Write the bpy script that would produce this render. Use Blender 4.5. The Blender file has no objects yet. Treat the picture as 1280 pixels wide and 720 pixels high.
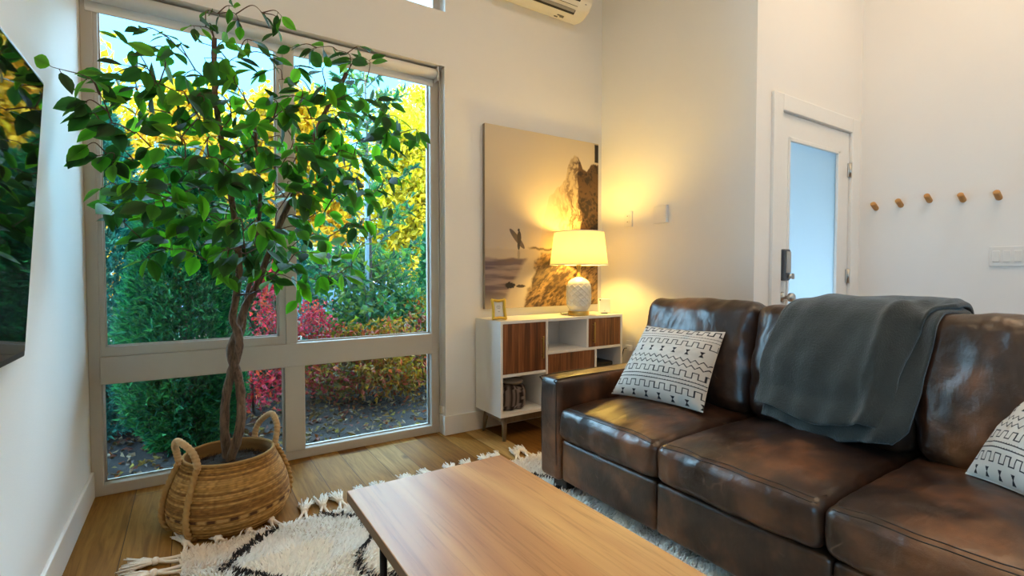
import bpy, bmesh, math, random
import numpy as np
from mathutils import Vector, Matrix, noise
R = math.radians
PI = math.pi
random.seed(7)
rng = np.random.default_rng(11)
SC = bpy.context.scene
COL = SC.collection

# ------------------------------------------------------------------ camera
F = 620.0
YAW, PITCH, CAM = R(33.0), R(-1.75), Vector((0, 0, 1.1))
FW = Vector((math.sin(YAW)*math.cos(PITCH), math.cos(YAW)*math.cos(PITCH), math.sin(PITCH)))
RT = Vector((math.cos(YAW), -math.sin(YAW), 0))
UP = RT.cross(FW)
def at(px, py, axis, v):
    """measured photo point -> world point on the plane axis = v"""
    d = FW + RT*((px-640)/F) - UP*((py-360)/F)
    return CAM + d*((v-CAM[axis])/d[axis])
cd = bpy.data.cameras.new('camera')
cam = bpy.data.objects.new('camera', cd)
COL.objects.link(cam)
cd.sensor_width = 36
cd.lens = F/1280*36
cd.clip_start = 0.02
cam.location = CAM
cam.rotation_euler = (PI/2+PITCH, 0, -YAW)
SC.camera = cam

# ------------------------------------------------------------------ objects
WL = {}
def tag(o, label=None, cat=None, group=None, kind=None):
    if label: o['label'] = label
    if cat: o['category'] = cat
    if group: o['group'] = group
    if kind: o['kind'] = kind
    return o
def thing(name, loc, label, cat, group=None):
    o = bpy.data.objects.new(name, None)
    COL.objects.link(o)
    o.empty_display_size = 0.1
    o.location = loc
    WL[o.name] = Vector(loc)
    return tag(o, label, cat, group)
def group_structure(name, loc):
    o = bpy.data.objects.new(name, None)
    COL.objects.link(o)
    o.location = loc
    WL[o.name] = Vector(loc)
    o['kind'] = 'structure'
    return o
def link(name, me, mats, parent=None, base=None, smooth=False):
    """one mesh object from world-space mesh data"""
    o = bpy.data.objects.new(name, me)
    COL.objects.link(o)
    n = len(me.vertices)
    co = np.empty(n*3, dtype=np.float32)
    me.vertices.foreach_get('co', co)
    co = co.reshape(-1, 3)
    if parent is not None:
        off = WL[parent.name]
    elif base is not None:
        off = Vector(base)
    else:
        off = Vector((float((co[:, 0].min()+co[:, 0].max())/2), float((co[:, 1].min()+co[:, 1].max())/2), float(co[:, 2].min())))
    co = co - np.array(off, dtype=np.float32)
    me.vertices.foreach_set('co', co.reshape(-1))
    me.update()
    if parent is not None:
        o.parent = parent
    else:
        o.location = off
    WL[o.name] = Vector(off)
    for m in (mats if isinstance(mats, (list, tuple)) else [mats]):
        me.materials.append(m)
    if smooth:
        me.polygons.foreach_set('use_smooth', [True]*len(me.polygons))
    return o
def obj(name, bm, mats, parent=None, base=None, smooth=False):
    me = bpy.data.meshes.new(name)
    bmesh.ops.recalc_face_normals(bm, faces=bm.faces)
    bm.to_mesh(me)
    bm.free()
    return link(name, me, mats, parent, base, smooth)
def obj_np(name, V, Fq, mats, parent=None, base=None, smooth=False, col=None, mi=None):
    me = bpy.data.meshes.new(name)
    me.from_pydata([tuple(v) for v in np.asarray(V, dtype=float)], [], [tuple(int(i) for i in f) for f in Fq])
    if col is not None:
        a = me.color_attributes.new('Col', 'FLOAT_COLOR', 'POINT')
        c = np.ones((len(V), 4), dtype=np.float32)
        c[:, :3] = col
        a.data.foreach_set('color', c.reshape(-1))
    o = link(name, me, mats, parent, base, smooth)
    if mi is not None:
        me.polygons.foreach_set('material_index', np.asarray(mi, dtype=np.int32))
    return o

# ------------------------------------------------------------------ mesh helpers
def BM():
    return bmesh.new()
def merge(bm, t):
    me = bpy.data.meshes.new('_t')
    t.to_mesh(me)
    t.free()
    bm.from_mesh(me)
    bpy.data.meshes.remove(me)
def box(bm, lo, hi, bev=0.0, seg=2, M=None, mat=0):
    t = BM()
    bmesh.ops.create_cube(t, size=1)
    for v in t.verts:
        v.co = Vector([lo[i]+(hi[i]-lo[i])*(v.co[i]+.5) for i in range(3)])
    if bev > 0:
        bmesh.ops.bevel(t, geom=list(t.edges), offset=bev, segments=seg, profile=.5, affect='EDGES')
    for f in t.faces:
        f.material_index = mat
    if M is not None:
        bmesh.ops.transform(t, matrix=M, verts=t.verts)
    merge(bm, t)
    return bm
def tube(bm, pts, rad, seg=8, cap=True, ridge=None, mat=0):
    """swept tube; rad a number or list; ridge=(turns, amp, strands) twists rope strands into it"""
    pts = [Vector(p) for p in pts]
    n = len(pts)
    rads = rad if isinstance(rad, (list, tuple)) else [rad]*n
    tang = []
    for i in range(n):
        a, b = pts[max(0, i-1)], pts[min(n-1, i+1)]
        tang.append((b-a).normalized())
    up = Vector((0, 0, 1)) if abs(tang[0].z) < .9 else Vector((1, 0, 0))
    nrm = (up-tang[0]*up.dot(tang[0])).normalized()
    rings = []
    L = 0
    for i in range(n):
        if i:
            L += (pts[i]-pts[i-1]).length
            nrm = (nrm-tang[i]*nrm.dot(tang[i])).normalized()
        bn = tang[i].cross(nrm)
        ring = []
        for k in range(seg):
            a = 2*PI*k/seg
            r = rads[i]
            if ridge:
                pitch, amp, strands = ridge
                r += amp*abs(math.cos((a+2*PI*L/pitch)*strands/2))-amp*.6
            ring.append(bm.verts.new(pts[i]+(nrm*math.cos(a)+bn*math.sin(a))*r))
        rings.append(ring)
    for i in range(n-1):
        for k in range(seg):
            f = bm.faces.new((rings[i][k], rings[i][(k+1) % seg], rings[i+1][(k+1) % seg], rings[i+1][k]))
            f.smooth = True
            f.material_index = mat
    if cap:
        for ring in (rings[0], rings[-1]):
            f = bm.faces.new(ring)
            f.material_index = mat
    return bm
def spline(pts, n=8):
    """Catmull-Rom"""
    P = [Vector(p) for p in pts]
    P = [P[0]*2-P[1]]+P+[P[-1]*2-P[-2]]
    out = []
    for i in range(1, len(P)-2):
        for k in range(n):
            t = k/n
            a, b, c, d = P[i-1], P[i], P[i+1], P[i+2]
            out.append(.5*((2*b)+(c-a)*t+(2*a-5*b+4*c-d)*t*t+(3*b-a-3*c+d)*t**3))
    out.append(P[-2])
    return out
def lathe(bm, prof, c, seg=32, fn=None, cap=True, mat=0):
    rings = []
    for i, (r, z) in enumerate(prof):
        ring = []
        for k in range(seg):
            a = 2*PI*k/seg
            rr = r+(fn(a, z, r) if fn else 0)
            ring.append(bm.verts.new((c[0]+rr*math.cos(a), c[1]+rr*math.sin(a), c[2]+z)))
        rings.append(ring)
    for i in range(len(rings)-1):
        for k in range(seg):
            f = bm.faces.new((rings[i][k], rings[i][(k+1) % seg], rings[i+1][(k+1) % seg], rings[i+1][k]))
            f.smooth = True
            f.material_index = mat
    if cap:
        for r in (rings[0], rings[-1]):
            f = bm.faces.new(r)
            f.material_index = mat
    return bm
def prism(bm, poly, axis, a, b, bev=0.0, seg=2):
    """extrude a 2D outline along axis from a to b"""
    t = BM()
    def mk(p, w):
        q = list(p)
        q.insert(axis, w)
        return t.verts.new(q)
    A = [mk(p, a) for p in poly]
    B = [mk(p, b) for p in poly]
    t.faces.new(A)
    t.faces.new(B[::-1])
    n = len(poly)
    for i in range(n):
        t.faces.new((A[i], B[i], B[(i+1) % n], A[(i+1) % n]))
    bmesh.ops.recalc_face_normals(t, faces=t.faces)
    if bev:
        bmesh.ops.bevel(t, geom=list(t.edges), offset=bev, segments=seg, profile=.5, affect='EDGES')
    merge(bm, t)
    return bm
def soft_box(bm, lo, hi, r, cuts=16, puff=(0, 0, 0), wr=0.0, wscale=6.0, seed=0, M=None, sag=None):
    """upholstered block: rounded edges radius r, faces bulged by puff per axis, wrinkled"""
    t = BM()
    bmesh.ops.create_cube(t, size=2)
    bmesh.ops.subdivide_edges(t, edges=t.edges, cuts=cuts, use_grid_fill=True)
    c = [(lo[i]+hi[i])/2 for i in range(3)]
    h = [(hi[i]-lo[i])/2 for i in range(3)]
    for v in t.verts:
        p = v.co.copy()
        for i in range(3):
            p[i] = math.copysign(abs(p[i])**.8, p[i])
        q = Vector([p[i]*h[i] for i in range(3)])
        inn = Vector([max(-(h[i]-r), min(h[i]-r, q[i])) for i in range(3)])
        d = q-inn
        if d.length > 1e-9:
            q = inn+d.normalized()*r
        n = Vector([p[i] if abs(p[i]) > .98 else 0 for i in range(3)])
        for i in range(3):
            j, k = (i+1) % 3, (i+2) % 3
            b = max(0, 1-abs(q[j]/h[j])**2.2)*max(0, 1-abs(q[k]/h[k])**2.2)
            q[i] += (q[i]/h[i])*puff[i]*b
        w = Vector((c[0]+q[0], c[1]+q[1], c[2]+q[2]))
        if sag:
            w = sag(w, q, h)
        if wr:
            s = w*wscale+Vector((seed*3.1, seed*1.7, seed))
            nn = (q.normalized())
            f = noise.fractal(Vector((s.x, s.y*1.0, s.z)), 1, 2, 3)
            f += .6*(1-abs(noise.noise(Vector((s.x*.6+9, s.y*1.9, s.z*1.2))))*2)
            w += nn*wr*f
        v.co = w
    if M is not None:
        bmesh.ops.transform(t, matrix=M, verts=t.verts)
    for f in t.faces:
        f.smooth = True
    merge(bm, t)
    return bm

# ------------------------------------------------------------------ numpy noise
def _h(ix, iy, s):
    v = np.sin(ix*127.1+iy*311.7+s*74.7)*43758.5453
    return v-np.floor(v)
def vnoise(x, y, s=0):
    ix, iy = np.floor(x), np.floor(y)
    fx, fy = x-ix, y-iy
    fx, fy = fx*fx*(3-2*fx), fy*fy*(3-2*fy)
    a, b, c, d = _h(ix, iy, s), _h(ix+1, iy, s), _h(ix, iy+1, s), _h(ix+1, iy+1, s)
    return a+(b-a)*fx+(c-a)*fy+(a-b-c+d)*fx*fy
def fbm(x, y, s=0, o=5):
    t, a, n = 0, .5, 0
    for k in range(o):
        t = t+a*vnoise(x*2**k, y*2**k, s+k)
        n += a
        a *= .5
    return t/n
def sstep(a, b, x):
    t = np.clip((x-a)/(b-a), 0, 1)
    return t*t*(3-2*t)
def srgb(r, g, b):
    f = lambda c: ((c/255+.055)/1.055)**2.4 if c > 10 else c/255/12.92
    return (f(r), f(g), f(b))

# ------------------------------------------------------------------ materials
class NT:
    def __init__(s, name):
        s.m = bpy.data.materials.new(name)
        s.m.use_nodes = True
        s.t = s.m.node_tree
        s.b = s.t.nodes['Principled BSDF']
        s.o = s.t.nodes['Material Output']
    def n(s, typ, **kw):
        x = s.t.nodes.new(typ)
        for k, v in kw.items():
            if k in x.inputs:
                x.inputs[k].default_value = v
            else:
                setattr(x, k, v)
        return x
    def l(s, a, b):
        s.t.links.new(a, b)
    def coord(s, scale=(1, 1, 1), rot=(0, 0, 0), kind='Object'):
        tc = s.n('ShaderNodeTexCoord')
        mp = s.n('ShaderNodeMapping')
        mp.inputs['Scale'].default_value = scale
        mp.inputs['Rotation'].default_value = rot
        s.l(tc.outputs[kind], mp.inputs['Vector'])
        return mp.outputs['Vector']
    def noise(s, vec, scale, detail=4, rough=.55, dist=0):
        x = s.n('ShaderNodeTexNoise', Scale=scale, Detail=detail, Roughness=rough, Distortion=dist)
        s.l(vec, x.inputs['Vector'])
        return x.outputs['Fac']
    def ramp(s, fac, stops):
        x = s.n('ShaderNodeValToRGB')
        e = x.color_ramp.elements
        while len(e) < len(stops):
            e.new(.5)
        for i, (p, c) in enumerate(stops):
            e[i].position = p
            e[i].color = (*c, 1) if len(c) == 3 else c
        s.l(fac, x.inputs['Fac'])
        return x.outputs['Color']
    def mix(s, fac, a, b, mode='MIX'):
        x = s.n('ShaderNodeMix', data_type='RGBA', blend_type=mode)
        for inp, v in ((x.inputs[0], fac), (x.inputs[6], a), (x.inputs[7], b)):
            if hasattr(v, 'is_linked'):
                s.l(v, inp)
            elif isinstance(v, (int, float)):
                inp.default_value = v
            else:
                inp.default_value = (*v, 1)
        return x.outputs[2]
    def bump(s, h, strength=.3, dist=.01):
        x = s.n('ShaderNodeBump', Strength=strength, Distance=dist)
        s.l(h, x.inputs['Height'])
        s.l(x.outputs['Normal'], s.b.inputs['Normal'])
    def base(s, c):
        if hasattr(c, 'is_linked'):
            s.l(c, s.b.inputs['Base Color'])
        else:
            s.b.inputs['Base Color'].default_value = (*c, 1)
    def set(s, **kw):
        for k, v in kw.items():
            s.b.inputs[k.replace('_', ' ')].default_value = v
        return s.m
def plain(name, c, rough=.5, metal=0, var=.06, vs=30, bump=0, **kw):
    t = NT(name)
    v = t.coord()
    f = t.noise(v, vs)
    t.base(t.mix(f, tuple(x*(1-var) for x in c), tuple(min(1, x*(1+var)) for x in c)))
    if bump:
        t.bump(f, bump, .004)
    return t.set(Roughness=rough, Metallic=metal, **kw)

def m_wall():
    t = NT('wall_paint')
    v = t.coord()
    t.base(t.mix(t.noise(v, 3), (.83, .81, .785), (.86, .84, .815)))
    t.bump(t.noise(v, 140, 3), .12, .004)
    return t.set(Roughness=.75)
M_WALL = m_wall()
M_TRIM = plain('white_trim_paint', (.84, .83, .81), .4, var=.02)
M_ALU = plain('taupe_aluminium', srgb(186, 178, 166), .42, 0, var=.03)
M_BLACK = plain('black_metal', (.012, .012, .013), .38, .6)
M_BLACKP = plain('black_plastic', (.012, .012, .014), .35)
M_WHITEP = plain('white_plastic', (.8, .79, .77), .35, var=.02)
M_STEEL = plain('satin_nickel', (.55, .54, .52), .28, 1)
M_BRASS = plain('brass', (.55, .38, .12), .3, 1)
M_GOLD = plain('gold_leaf', (.78, .5, .08), .28, 1, bump=.5, vs=60)
M_GREYV = plain('grey_vane', (.32, .31, .29), .4)
M_GREYP = plain('grey_lock_plastic', (.09, .1, .12), .4)
M_PEG = plain('oak_peg', srgb(190, 135, 75), .55, var=.2, vs=60)
M_CAB = plain('white_lacquer', (.8, .79, .77), .35, var=.02)
M_SHADOWGAP = plain('dark_interior', (.02, .02, .02), .8)

def m_floor():
    t = NT('oak_planks')
    v = t.coord((1, 1, 1), (0, 0, R(90)))
    br = t.n('ShaderNodeTexBrick', offset=.37, squash=1)
    br.inputs['Scale'].default_value = 1
    br.inputs['Brick Width'].default_value = 1.6
    br.inputs['Row Height'].default_value = .165
    br.inputs['Mortar Size'].default_value = .0016
    br.inputs['Mortar Smooth'].default_value = .2
    br.inputs['Color1'].default_value = (0, 0, 0, 1)
    br.inputs['Color2'].default_value = (1, 1, 1, 1)
    br.inputs['Mortar'].default_value = (.5, .5, .5, 1)
    t.l(v, br.inputs['Vector'])
    tone = t.ramp(br.outputs['Color'], [(.1, (.20, .088, .018)), (.35, (.30, .145, .032)), (.55, (.37, .2, .05)), (.8, (.5, .33, .13))])
    # grain shifted per plank
    add = t.n('ShaderNodeVectorMath', operation='ADD')
    sc = t.n('ShaderNodeVectorMath', operation='SCALE')
    sc.inputs['Scale'].default_value = 13
    t.l(br.outputs['Color'], sc.inputs[0])
    t.l(t.coord((22, 1.6, 1)), add.inputs[0])
    t.l(sc.outputs[0], add.inputs[1])
    g = t.noise(add.outputs[0], 1.6, 6, .62, 1.2)
    c = t.mix(t.ramp(g, [(.3, (0, 0, 0)), (.75, (1, 1, 1))]), (.55, .50, .42), (1.15, 1.1, 1.0))
    c = t.mix(1.0, tone, c, 'MULTIPLY')
    add2 = t.n('ShaderNodeVectorMath', operation='ADD')
    t.l(t.coord((4.6, 2.4, 1)), add2.inputs[0])
    t.l(sc.outputs[0], add2.inputs[1])
    vo = t.n('ShaderNodeTexVoronoi', Scale=1.0)
    t.l(add2.outputs[0], vo.inputs['Vector'])
    kn = t.ramp(vo.outputs['Distance'], [(.03, (.25, .2, .17)), (.13, (1, 1, 1))])
    c = t.mix(1.0, c, kn, 'MULTIPLY')
    c = t.mix(br.outputs['Fac'], c, (.07, .04, .018))
    t.base(c)
    t.bump(g, .12, .003)
    return t.set(Roughness=.6, Specular_IOR_Level=.12)
M_FLOOR = m_floor()

def m_wood(name, dark, mid, light, axis=1, rough=.4, bands=True, fine=85, board=.14):
    t = NT(name)
    sc = [fine, fine, fine]
    sc[axis] = 3.0
    v = t.coord(tuple(sc))
    g = t.noise(v, 1, 6, .6, .6)
    sc2 = [5.5, 5.5, 5.5]
    sc2[axis] = .55
    g2 = t.noise(t.coord(tuple(sc2)), 1, 3, .55, .7)
    c = t.ramp(g2, [(.3, dark), (.5, mid), (.68, light)])
    c = t.mix(1.0, c, t.ramp(g, [(.3, (.74, .69, .63)), (.48, (1, 1, 1))]), 'MULTIPLY')
    t.base(c)
    t.bump(g, .18, .002)
    return t.set(Roughness=rough)
M_TABLE = m_wood('rustic_oak_top', srgb(160, 106, 68), srgb(196, 144, 94), srgb(218, 172, 112), 1, .36)
M_TABLE_EDGE = m_wood('oak_edge_band', srgb(95, 72, 52), srgb(112, 88, 64), srgb(128, 100, 72), 1, .5)
def m_zebrano():
    t = NT('striped_walnut')
    v = t.coord((28, 28, 1.1))
    g = t.noise(v, 1, 5, .62, .9)
    c = t.ramp(g, [(.28, srgb(58, 32, 20)), (.42, srgb(104, 60, 34)), (.55, srgb(140, 86, 50)), (.7, srgb(168, 112, 70))])
    g2 = t.noise(t.coord((150, 150, 4)), 1, 4)
    t.base(t.mix(1.0, c, t.ramp(g2, [(.35, (.7, .68, .66)), (.6, (1, 1, 1))]), 'MULTIPLY'))
    return t.set(Roughness=.5)
M_WALNUT = m_zebrano()
M_LEGW = m_wood('grey_brown_leg_wood', srgb(92, 78, 60), srgb(118, 100, 78), srgb(138, 118, 92), 2, .5)

def m_leather():
    t = NT('brown_leather')
    v = t.coord()
    big = t.noise(v, 2.8, 4, .55, 0)
    c = t.ramp(big, [(.36, (.020, .009, .0055)), (.48, (.038, .0165, .0085)), (.64, (.15, .058, .022))])
    mott = t.noise(v, 11, 3, .55)
    c = t.mix(1.0, c, t.ramp(mott, [(.3, (.62, .6, .6)), (.7, (1.3, 1.25, 1.2))]), 'MULTIPLY')
    ln = t.ramp(t.noise(t.coord((7, 5, 6), (.5, .3, .8)), 1.0, 2, .5, .4), [(.488, (0, 0, 0)), (.5, (1, 1, 1)), (.512, (0, 0, 0))])
    mk = t.ramp(t.noise(t.coord((1, 1, 1), (1, 2, 3)), 9, 2, .5), [(.55, (0, 0, 0)), (.66, (.4, .4, .4))])
    c = t.mix(t.mix(1.0, ln, mk, 'MULTIPLY'), c, (.22, .14, .095))
    t.base(c)
    vo = t.n('ShaderNodeTexVoronoi', Scale=260)
    t.l(v, vo.inputs['Vector'])
    h = t.mix(.5, vo.outputs['Distance'], t.noise(v, 30, 5, .65))
    cr = t.noise(t.coord((5, 12, 9), (.25, .15, .5)), 1.2, 3, .5, .25)
    b2 = t.n('ShaderNodeBump', Strength=.3, Distance=.02)
    t.l(cr, b2.inputs['Height'])
    t.bump(h, .12, .003)
    t.l(b2.outputs['Normal'], t.t.nodes['Bump.001'].inputs['Normal'])
    return t.set(Specular_IOR_Level=.6, Roughness=.34)
M_LEATHER = m_leather()
M_SEAM = plain('leather_stitching', (.018, .010, .007), .5)
M_FOOT = plain('dark_wood_foot', (.02, .015, .012), .4)

def m_cloth(name, c1, c2, scale=220, bump=.5, sheen=.3, rough=.95):
    t = NT(name)
    v = t.coord()
    t.base(t.mix(t.noise(v, 9, 5, .65), c1, c2))
    t.bump(t.noise(v, scale, 3, .7), bump, .004)
    return t.set(Roughness=rough, Sheen_Weight=sheen, Sheen_Roughness=.5, Specular_IOR_Level=.2)
M_BLANKET = m_cloth('charcoal_fleece', srgb(44, 45, 42), srgb(66, 67, 62), 160, .9)
M_BLIND = m_cloth('white_blind_fabric', (.78, .77, .75), (.8, .79, .77), 400, .1, 0)
M_ROPE = m_cloth('seagrass_rope', srgb(140, 104, 58), srgb(190, 152, 96), 300, .7, 0)
M_ROPEL = m_cloth('pale_wrapped_rope', srgb(172, 138, 96), srgb(205, 172, 128), 300, .7, 0)
M_SOIL = m_cloth('dark_moss', srgb(24, 18, 14), srgb(56, 44, 34), 150, 1, 0)
M_RUGBACK = m_cloth('cream_wool_backing', srgb(205, 192, 176), srgb(222, 210, 196), 200, .6, 0)
M_TASSEL = m_cloth('cream_wool_tassel', srgb(232, 220, 202), srgb(248, 240, 228), 200, .5, .2)

def m_attr(name, rough=.9, trans=0.0, tcol=1.0, tint=(1.3, 1.5, .55), gloss=0, bump=0, scale=200, spec=.3):
    """surface colour from the mesh's own Col attribute, optionally letting light through"""
    t = NT(name)
    a = t.n('ShaderNodeAttribute', attribute_name='Col')
    t.base(a.outputs['Color'])
    t.set(Roughness=rough, Specular_IOR_Level=spec)
    if bump:
        t.bump(t.noise(t.coord(), scale, 3, .7), bump, .003)
    if trans:
        tr = t.n('ShaderNodeBsdfTranslucent')
        g = t.mix(1.0, a.outputs['Color'], tuple(tcol*k for k in tint), 'MULTIPLY')
        t.l(g, tr.inputs['Color'])
        mx = t.n('ShaderNodeMixShader')
        mx.inputs[0].default_value = trans
        t.l(t.b.outputs[0], mx.inputs[1])
        t.l(tr.outputs[0], mx.inputs[2])
        t.l(mx.outputs[0], t.o.inputs['Surface'])
    return t.m
M_LEAF = m_attr('ficus_leaf', .5, .46, 2.0, spec=.3)
M_OUTLEAF = m_attr('garden_leaf', .6, .35, 1.6)
M_NEEDLE = m_attr('evergreen_spray', .7, .15, 1.0)
M_WOOL = m_attr('shag_wool', .95, .4, 1.0, tint=(1, 1, 1))
M_JUTE = m_attr('woven_jute', .85, bump=.7, scale=260)
M_PRINT = m_attr('printed_canvas', .45, spec=.35)
M_LINEN = m_attr('printed_linen', .95, bump=.35, scale=500)
M_STRIPE = m_attr('striped_cloth', .9, bump=.4, scale=300)

def m_bark(name, c1, c2):
    t = NT(name)
    v = t.coord((30, 30, 6))
    g = t.noise(v, 1.6, 6, .7, 1.2)
    t.base(t.ramp(g, [(.32, c1), (.62, c2)]))
    t.bump(g, .8, .01)
    return t.set(Roughness=.9)
M_BARK = m_bark('ficus_bark', srgb(48, 34, 28), srgb(122, 98, 78))
M_TWIG = m_bark('ficus_twig', srgb(70, 48, 40), srgb(108, 80, 66))
M_BARK2 = m_bark('garden_bark', srgb(50, 42, 36), srgb(110, 98, 86))

def m_glass():
    t = NT('window_glass')
    tr = t.n('ShaderNodeBsdfTransparent')
    tr.inputs['Color'].default_value = (.93, .985, .98, 1)
    gl = t.n('ShaderNodeBsdfGlossy')
    gl.inputs['Roughness'].default_value = 0
    gl.inputs['Color'].default_value = (1, 1, 1, 1)
    fr = t.n('ShaderNodeFresnel')
    fr.inputs['IOR'].default_value = 1.22
    mx = t.n('ShaderNodeMixShader')
    t.l(fr.outputs[0], mx.inputs[0])
    t.l(tr.outputs[0], mx.inputs[1])
    t.l(gl.outputs[0], mx.inputs[2])
    t.l(mx.outputs[0], t.o.inputs['Surface'])
    return t.m
M_GLASS = m_glass()
def m_frost():
    t = NT('frosted_glass')
    tr = t.n('ShaderNodeBsdfTranslucent')
    tr.inputs['Color'].default_value = (.74, .78, .80, 1)
    mx = t.n('ShaderNodeMixShader')
    mx.inputs[0].default_value = .72
    t.set(Base_Color=(.3, .4, .5, 1), Roughness=.35)
    t.l(t.b.outputs[0], mx.inputs[1])
    t.l(tr.outputs[0], mx.inputs[2])
    t.l(mx.outputs[0], t.o.inputs['Surface'])
    return t.m
M_FROST = m_frost()
M_SCREEN = NT('dark_screen').set(Base_Color=(.004, .004, .005, 1), Roughness=.03, Specular_IOR_Level=.9)
M_CERAMIC = plain('white_ceramic', (.82, .8, .74), .25, var=.02)
def m_shade():
    t = NT('linen_lamp_shade')
    tr = t.n('ShaderNodeBsdfTranslucent')
    tr.inputs['Color'].default_value = (.92, .86, .72, 1)
    mx = t.n('ShaderNodeMixShader')
    mx.inputs[0].default_value = .72
    t.set(Base_Color=(.85, .8, .68, 1), Roughness=.9)
    t.bump(t.noise(t.coord(), 300, 2), .15, .002)
    t.l(t.b.outputs[0], mx.inputs[1])
    t.l(tr.outputs[0], mx.inputs[2])
    t.l(mx.outputs[0], t.o.inputs['Surface'])
    return t.m
M_SHADE = m_shade()
def m_emit(name, c, s):
    t = NT(name)
    return t.set(Base_Color=(*c, 1), Emission_Color=(*c, 1), Emission_Strength=s)
M_BULB = m_emit('warm_bulb', (1, .62, .2), 12)
M_PANEL = m_emit('ceiling_panel_diffuser', (1, .74, .5), 3)

# ------------------------------------------------------------------ room
LX, RX, WY, DY, PX, BY, CZ, T = -.42, 2.85, 3.04, 1.713, 4.222, -3.4, 3.9, .16
FY = 3.145
OX, OZ = 1.44, 2.47
def structure(name, bm, mat):
    o = obj(name, bm, mat)
    o['kind'] = 'structure'
    return o
structure('floor', box(BM(), (LX-T, BY-T, -.12), (PX+T, WY+.2, 0)), M_FLOOR)
structure('ceiling', box(BM(), (LX-T, BY-T, CZ), (PX+T, WY+.2, CZ+.15)), M_WALL)
LY0, LY1, LZ1 = -2.9, -.45, 2.45
bm = BM()
box(bm, (LX-T, LY1, 0), (LX, WY+.2, CZ))
box(bm, (LX-T, BY, 0), (LX, LY0, CZ))
box(bm, (LX-T, LY0, LZ1), (LX, LY1, CZ))
structure('wall_left', bm, M_WALL)
structure('wall_rear', box(BM(), (LX-T, BY-T, 0), (PX+T, BY, CZ)), M_WALL)
bm = BM()
CX0, CX1, CZ0, CZ1 = .2, 1.447, 2.826, 3.45
box(bm, (OX, WY, 0), (RX+T, WY+.2, OZ))
box(bm, (LX, WY, OZ), (RX+T, WY+.2, CZ0))
box(bm, (LX, WY, CZ0), (CX0, WY+.2, CZ1))
box(bm, (CX1, WY, CZ0), (RX+T, WY+.2, CZ1))
box(bm, (LX, WY, CZ1), (RX+T, WY+.2, CZ))
structure('wall_window', bm, M_WALL)
structure('wall_right', box(BM(), (RX, DY+T, 0), (RX+T, WY, CZ)), M_WALL)
DX0, DX1, DZ = 3.115, 4.045, 2.115
bm = BM()
box(bm, (RX, DY, 0), (DX0, DY+T, DZ))
box(bm, (DX1, DY, 0), (PX+T, DY+T, DZ))
box(bm, (RX, DY, DZ), (PX+T, DY+T, CZ))
structure('wall_entry', bm, M_WALL)
structure('wall_hall', box(BM(), (PX, BY, 0), (PX+T, DY, CZ)), M_WALL)
# baseboards
structure('baseboard_left', box(BM(), (LX, LY1+.02, 0), (LX+.014, FY-.03, .13), .004), M_TRIM)
bm = BM()
box(bm, (OX-.014, WY-.014, 0), (RX, WY, .13), .003)
box(bm, (OX-.014, WY-.001, 0), (OX, FY-.03, .13), .003)
structure('baseboard_window', bm, M_TRIM)
structure('baseboard_right', box(BM(), (RX-.014, DY, 0), (RX, WY-.014, .13), .003), M_TRIM)
structure('baseboard_hall', box(BM(), (PX-.014, BY, 0), (PX, DY-.03, .13), .003), M_TRIM)

# ------------------------------------------------------------------ big window
win = group_structure('window_1', (.5, FY, 0))
bm = BM()
Y0, Y1 = FY-.025, FY+.06
box(bm, (LX, Y0, 0), (LX+.048, Y1, OZ), .004)          # jambs
box(bm, (1.372, Y0, 0), (1.43, Y1, OZ), .004)
box(bm, (1.43, Y0+.02, 0), (OX, Y1, OZ))
box(bm, (LX+.04, Y0, 0), (1.38, Y1, .055), .004)
box(bm, (LX+.04, Y0, 2.42), (1.38, Y1, OZ), .004)
obj('window_frame', bm, M_ALU, win)
obj('transom', box(BM(), (LX+.044, Y0-.012, .552), (1.376, Y1-.005, .688), .004), M_ALU, win)
bm = BM()
box(bm, (.462, Y0-.006, .68), (.522, Y1-.004, 2.43), .004)
obj('mullion', bm, M_ALU, win)
bm = BM()
box(bm, (.452, Y0-.004, .05), (.560, Y1-.004, .556), .004)
obj('mullion', bm, M_ALU, win)
bm = BM()
box(bm, (LX+.047, Y0+.004, .687), (.464, Y0+.05, .735), .003)
box(bm, (LX+.047, Y0+.004, .73), (LX+.066, Y0+.05, 2.43), .003)
box(bm, (.428, Y0+.004, .73), (.464, Y0+.05, 2.43), .003)
obj('sash', bm, M_ALU, win)
for x0, x1, z0, z1, y in ((LX+.06, .43, .73, 2.43, FY+.012), (.52, 1.375, .685, 2.43, FY+.025), (LX+.045, .455, .05, .556, FY+.03), (.558, 1.375, .05, .556, FY+.03)):
    obj('pane', box(BM(), (x0, y, z0), (x1, y+.006, z1)), M_GLASS, win)
    bm = BM()
    for a, b, c, d in ((x0, x0+.012, z0, z1), (x1-.012, x1, z0, z1), (x0, x1, z0, z0+.012), (x0, x1, z1-.012, z1)):
        box(bm, (a, y-.012, c), (b, y-.001, d))
    obj('glazing_bead', bm, M_STEEL if z0 < .06 else M_ALU, win)
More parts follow.
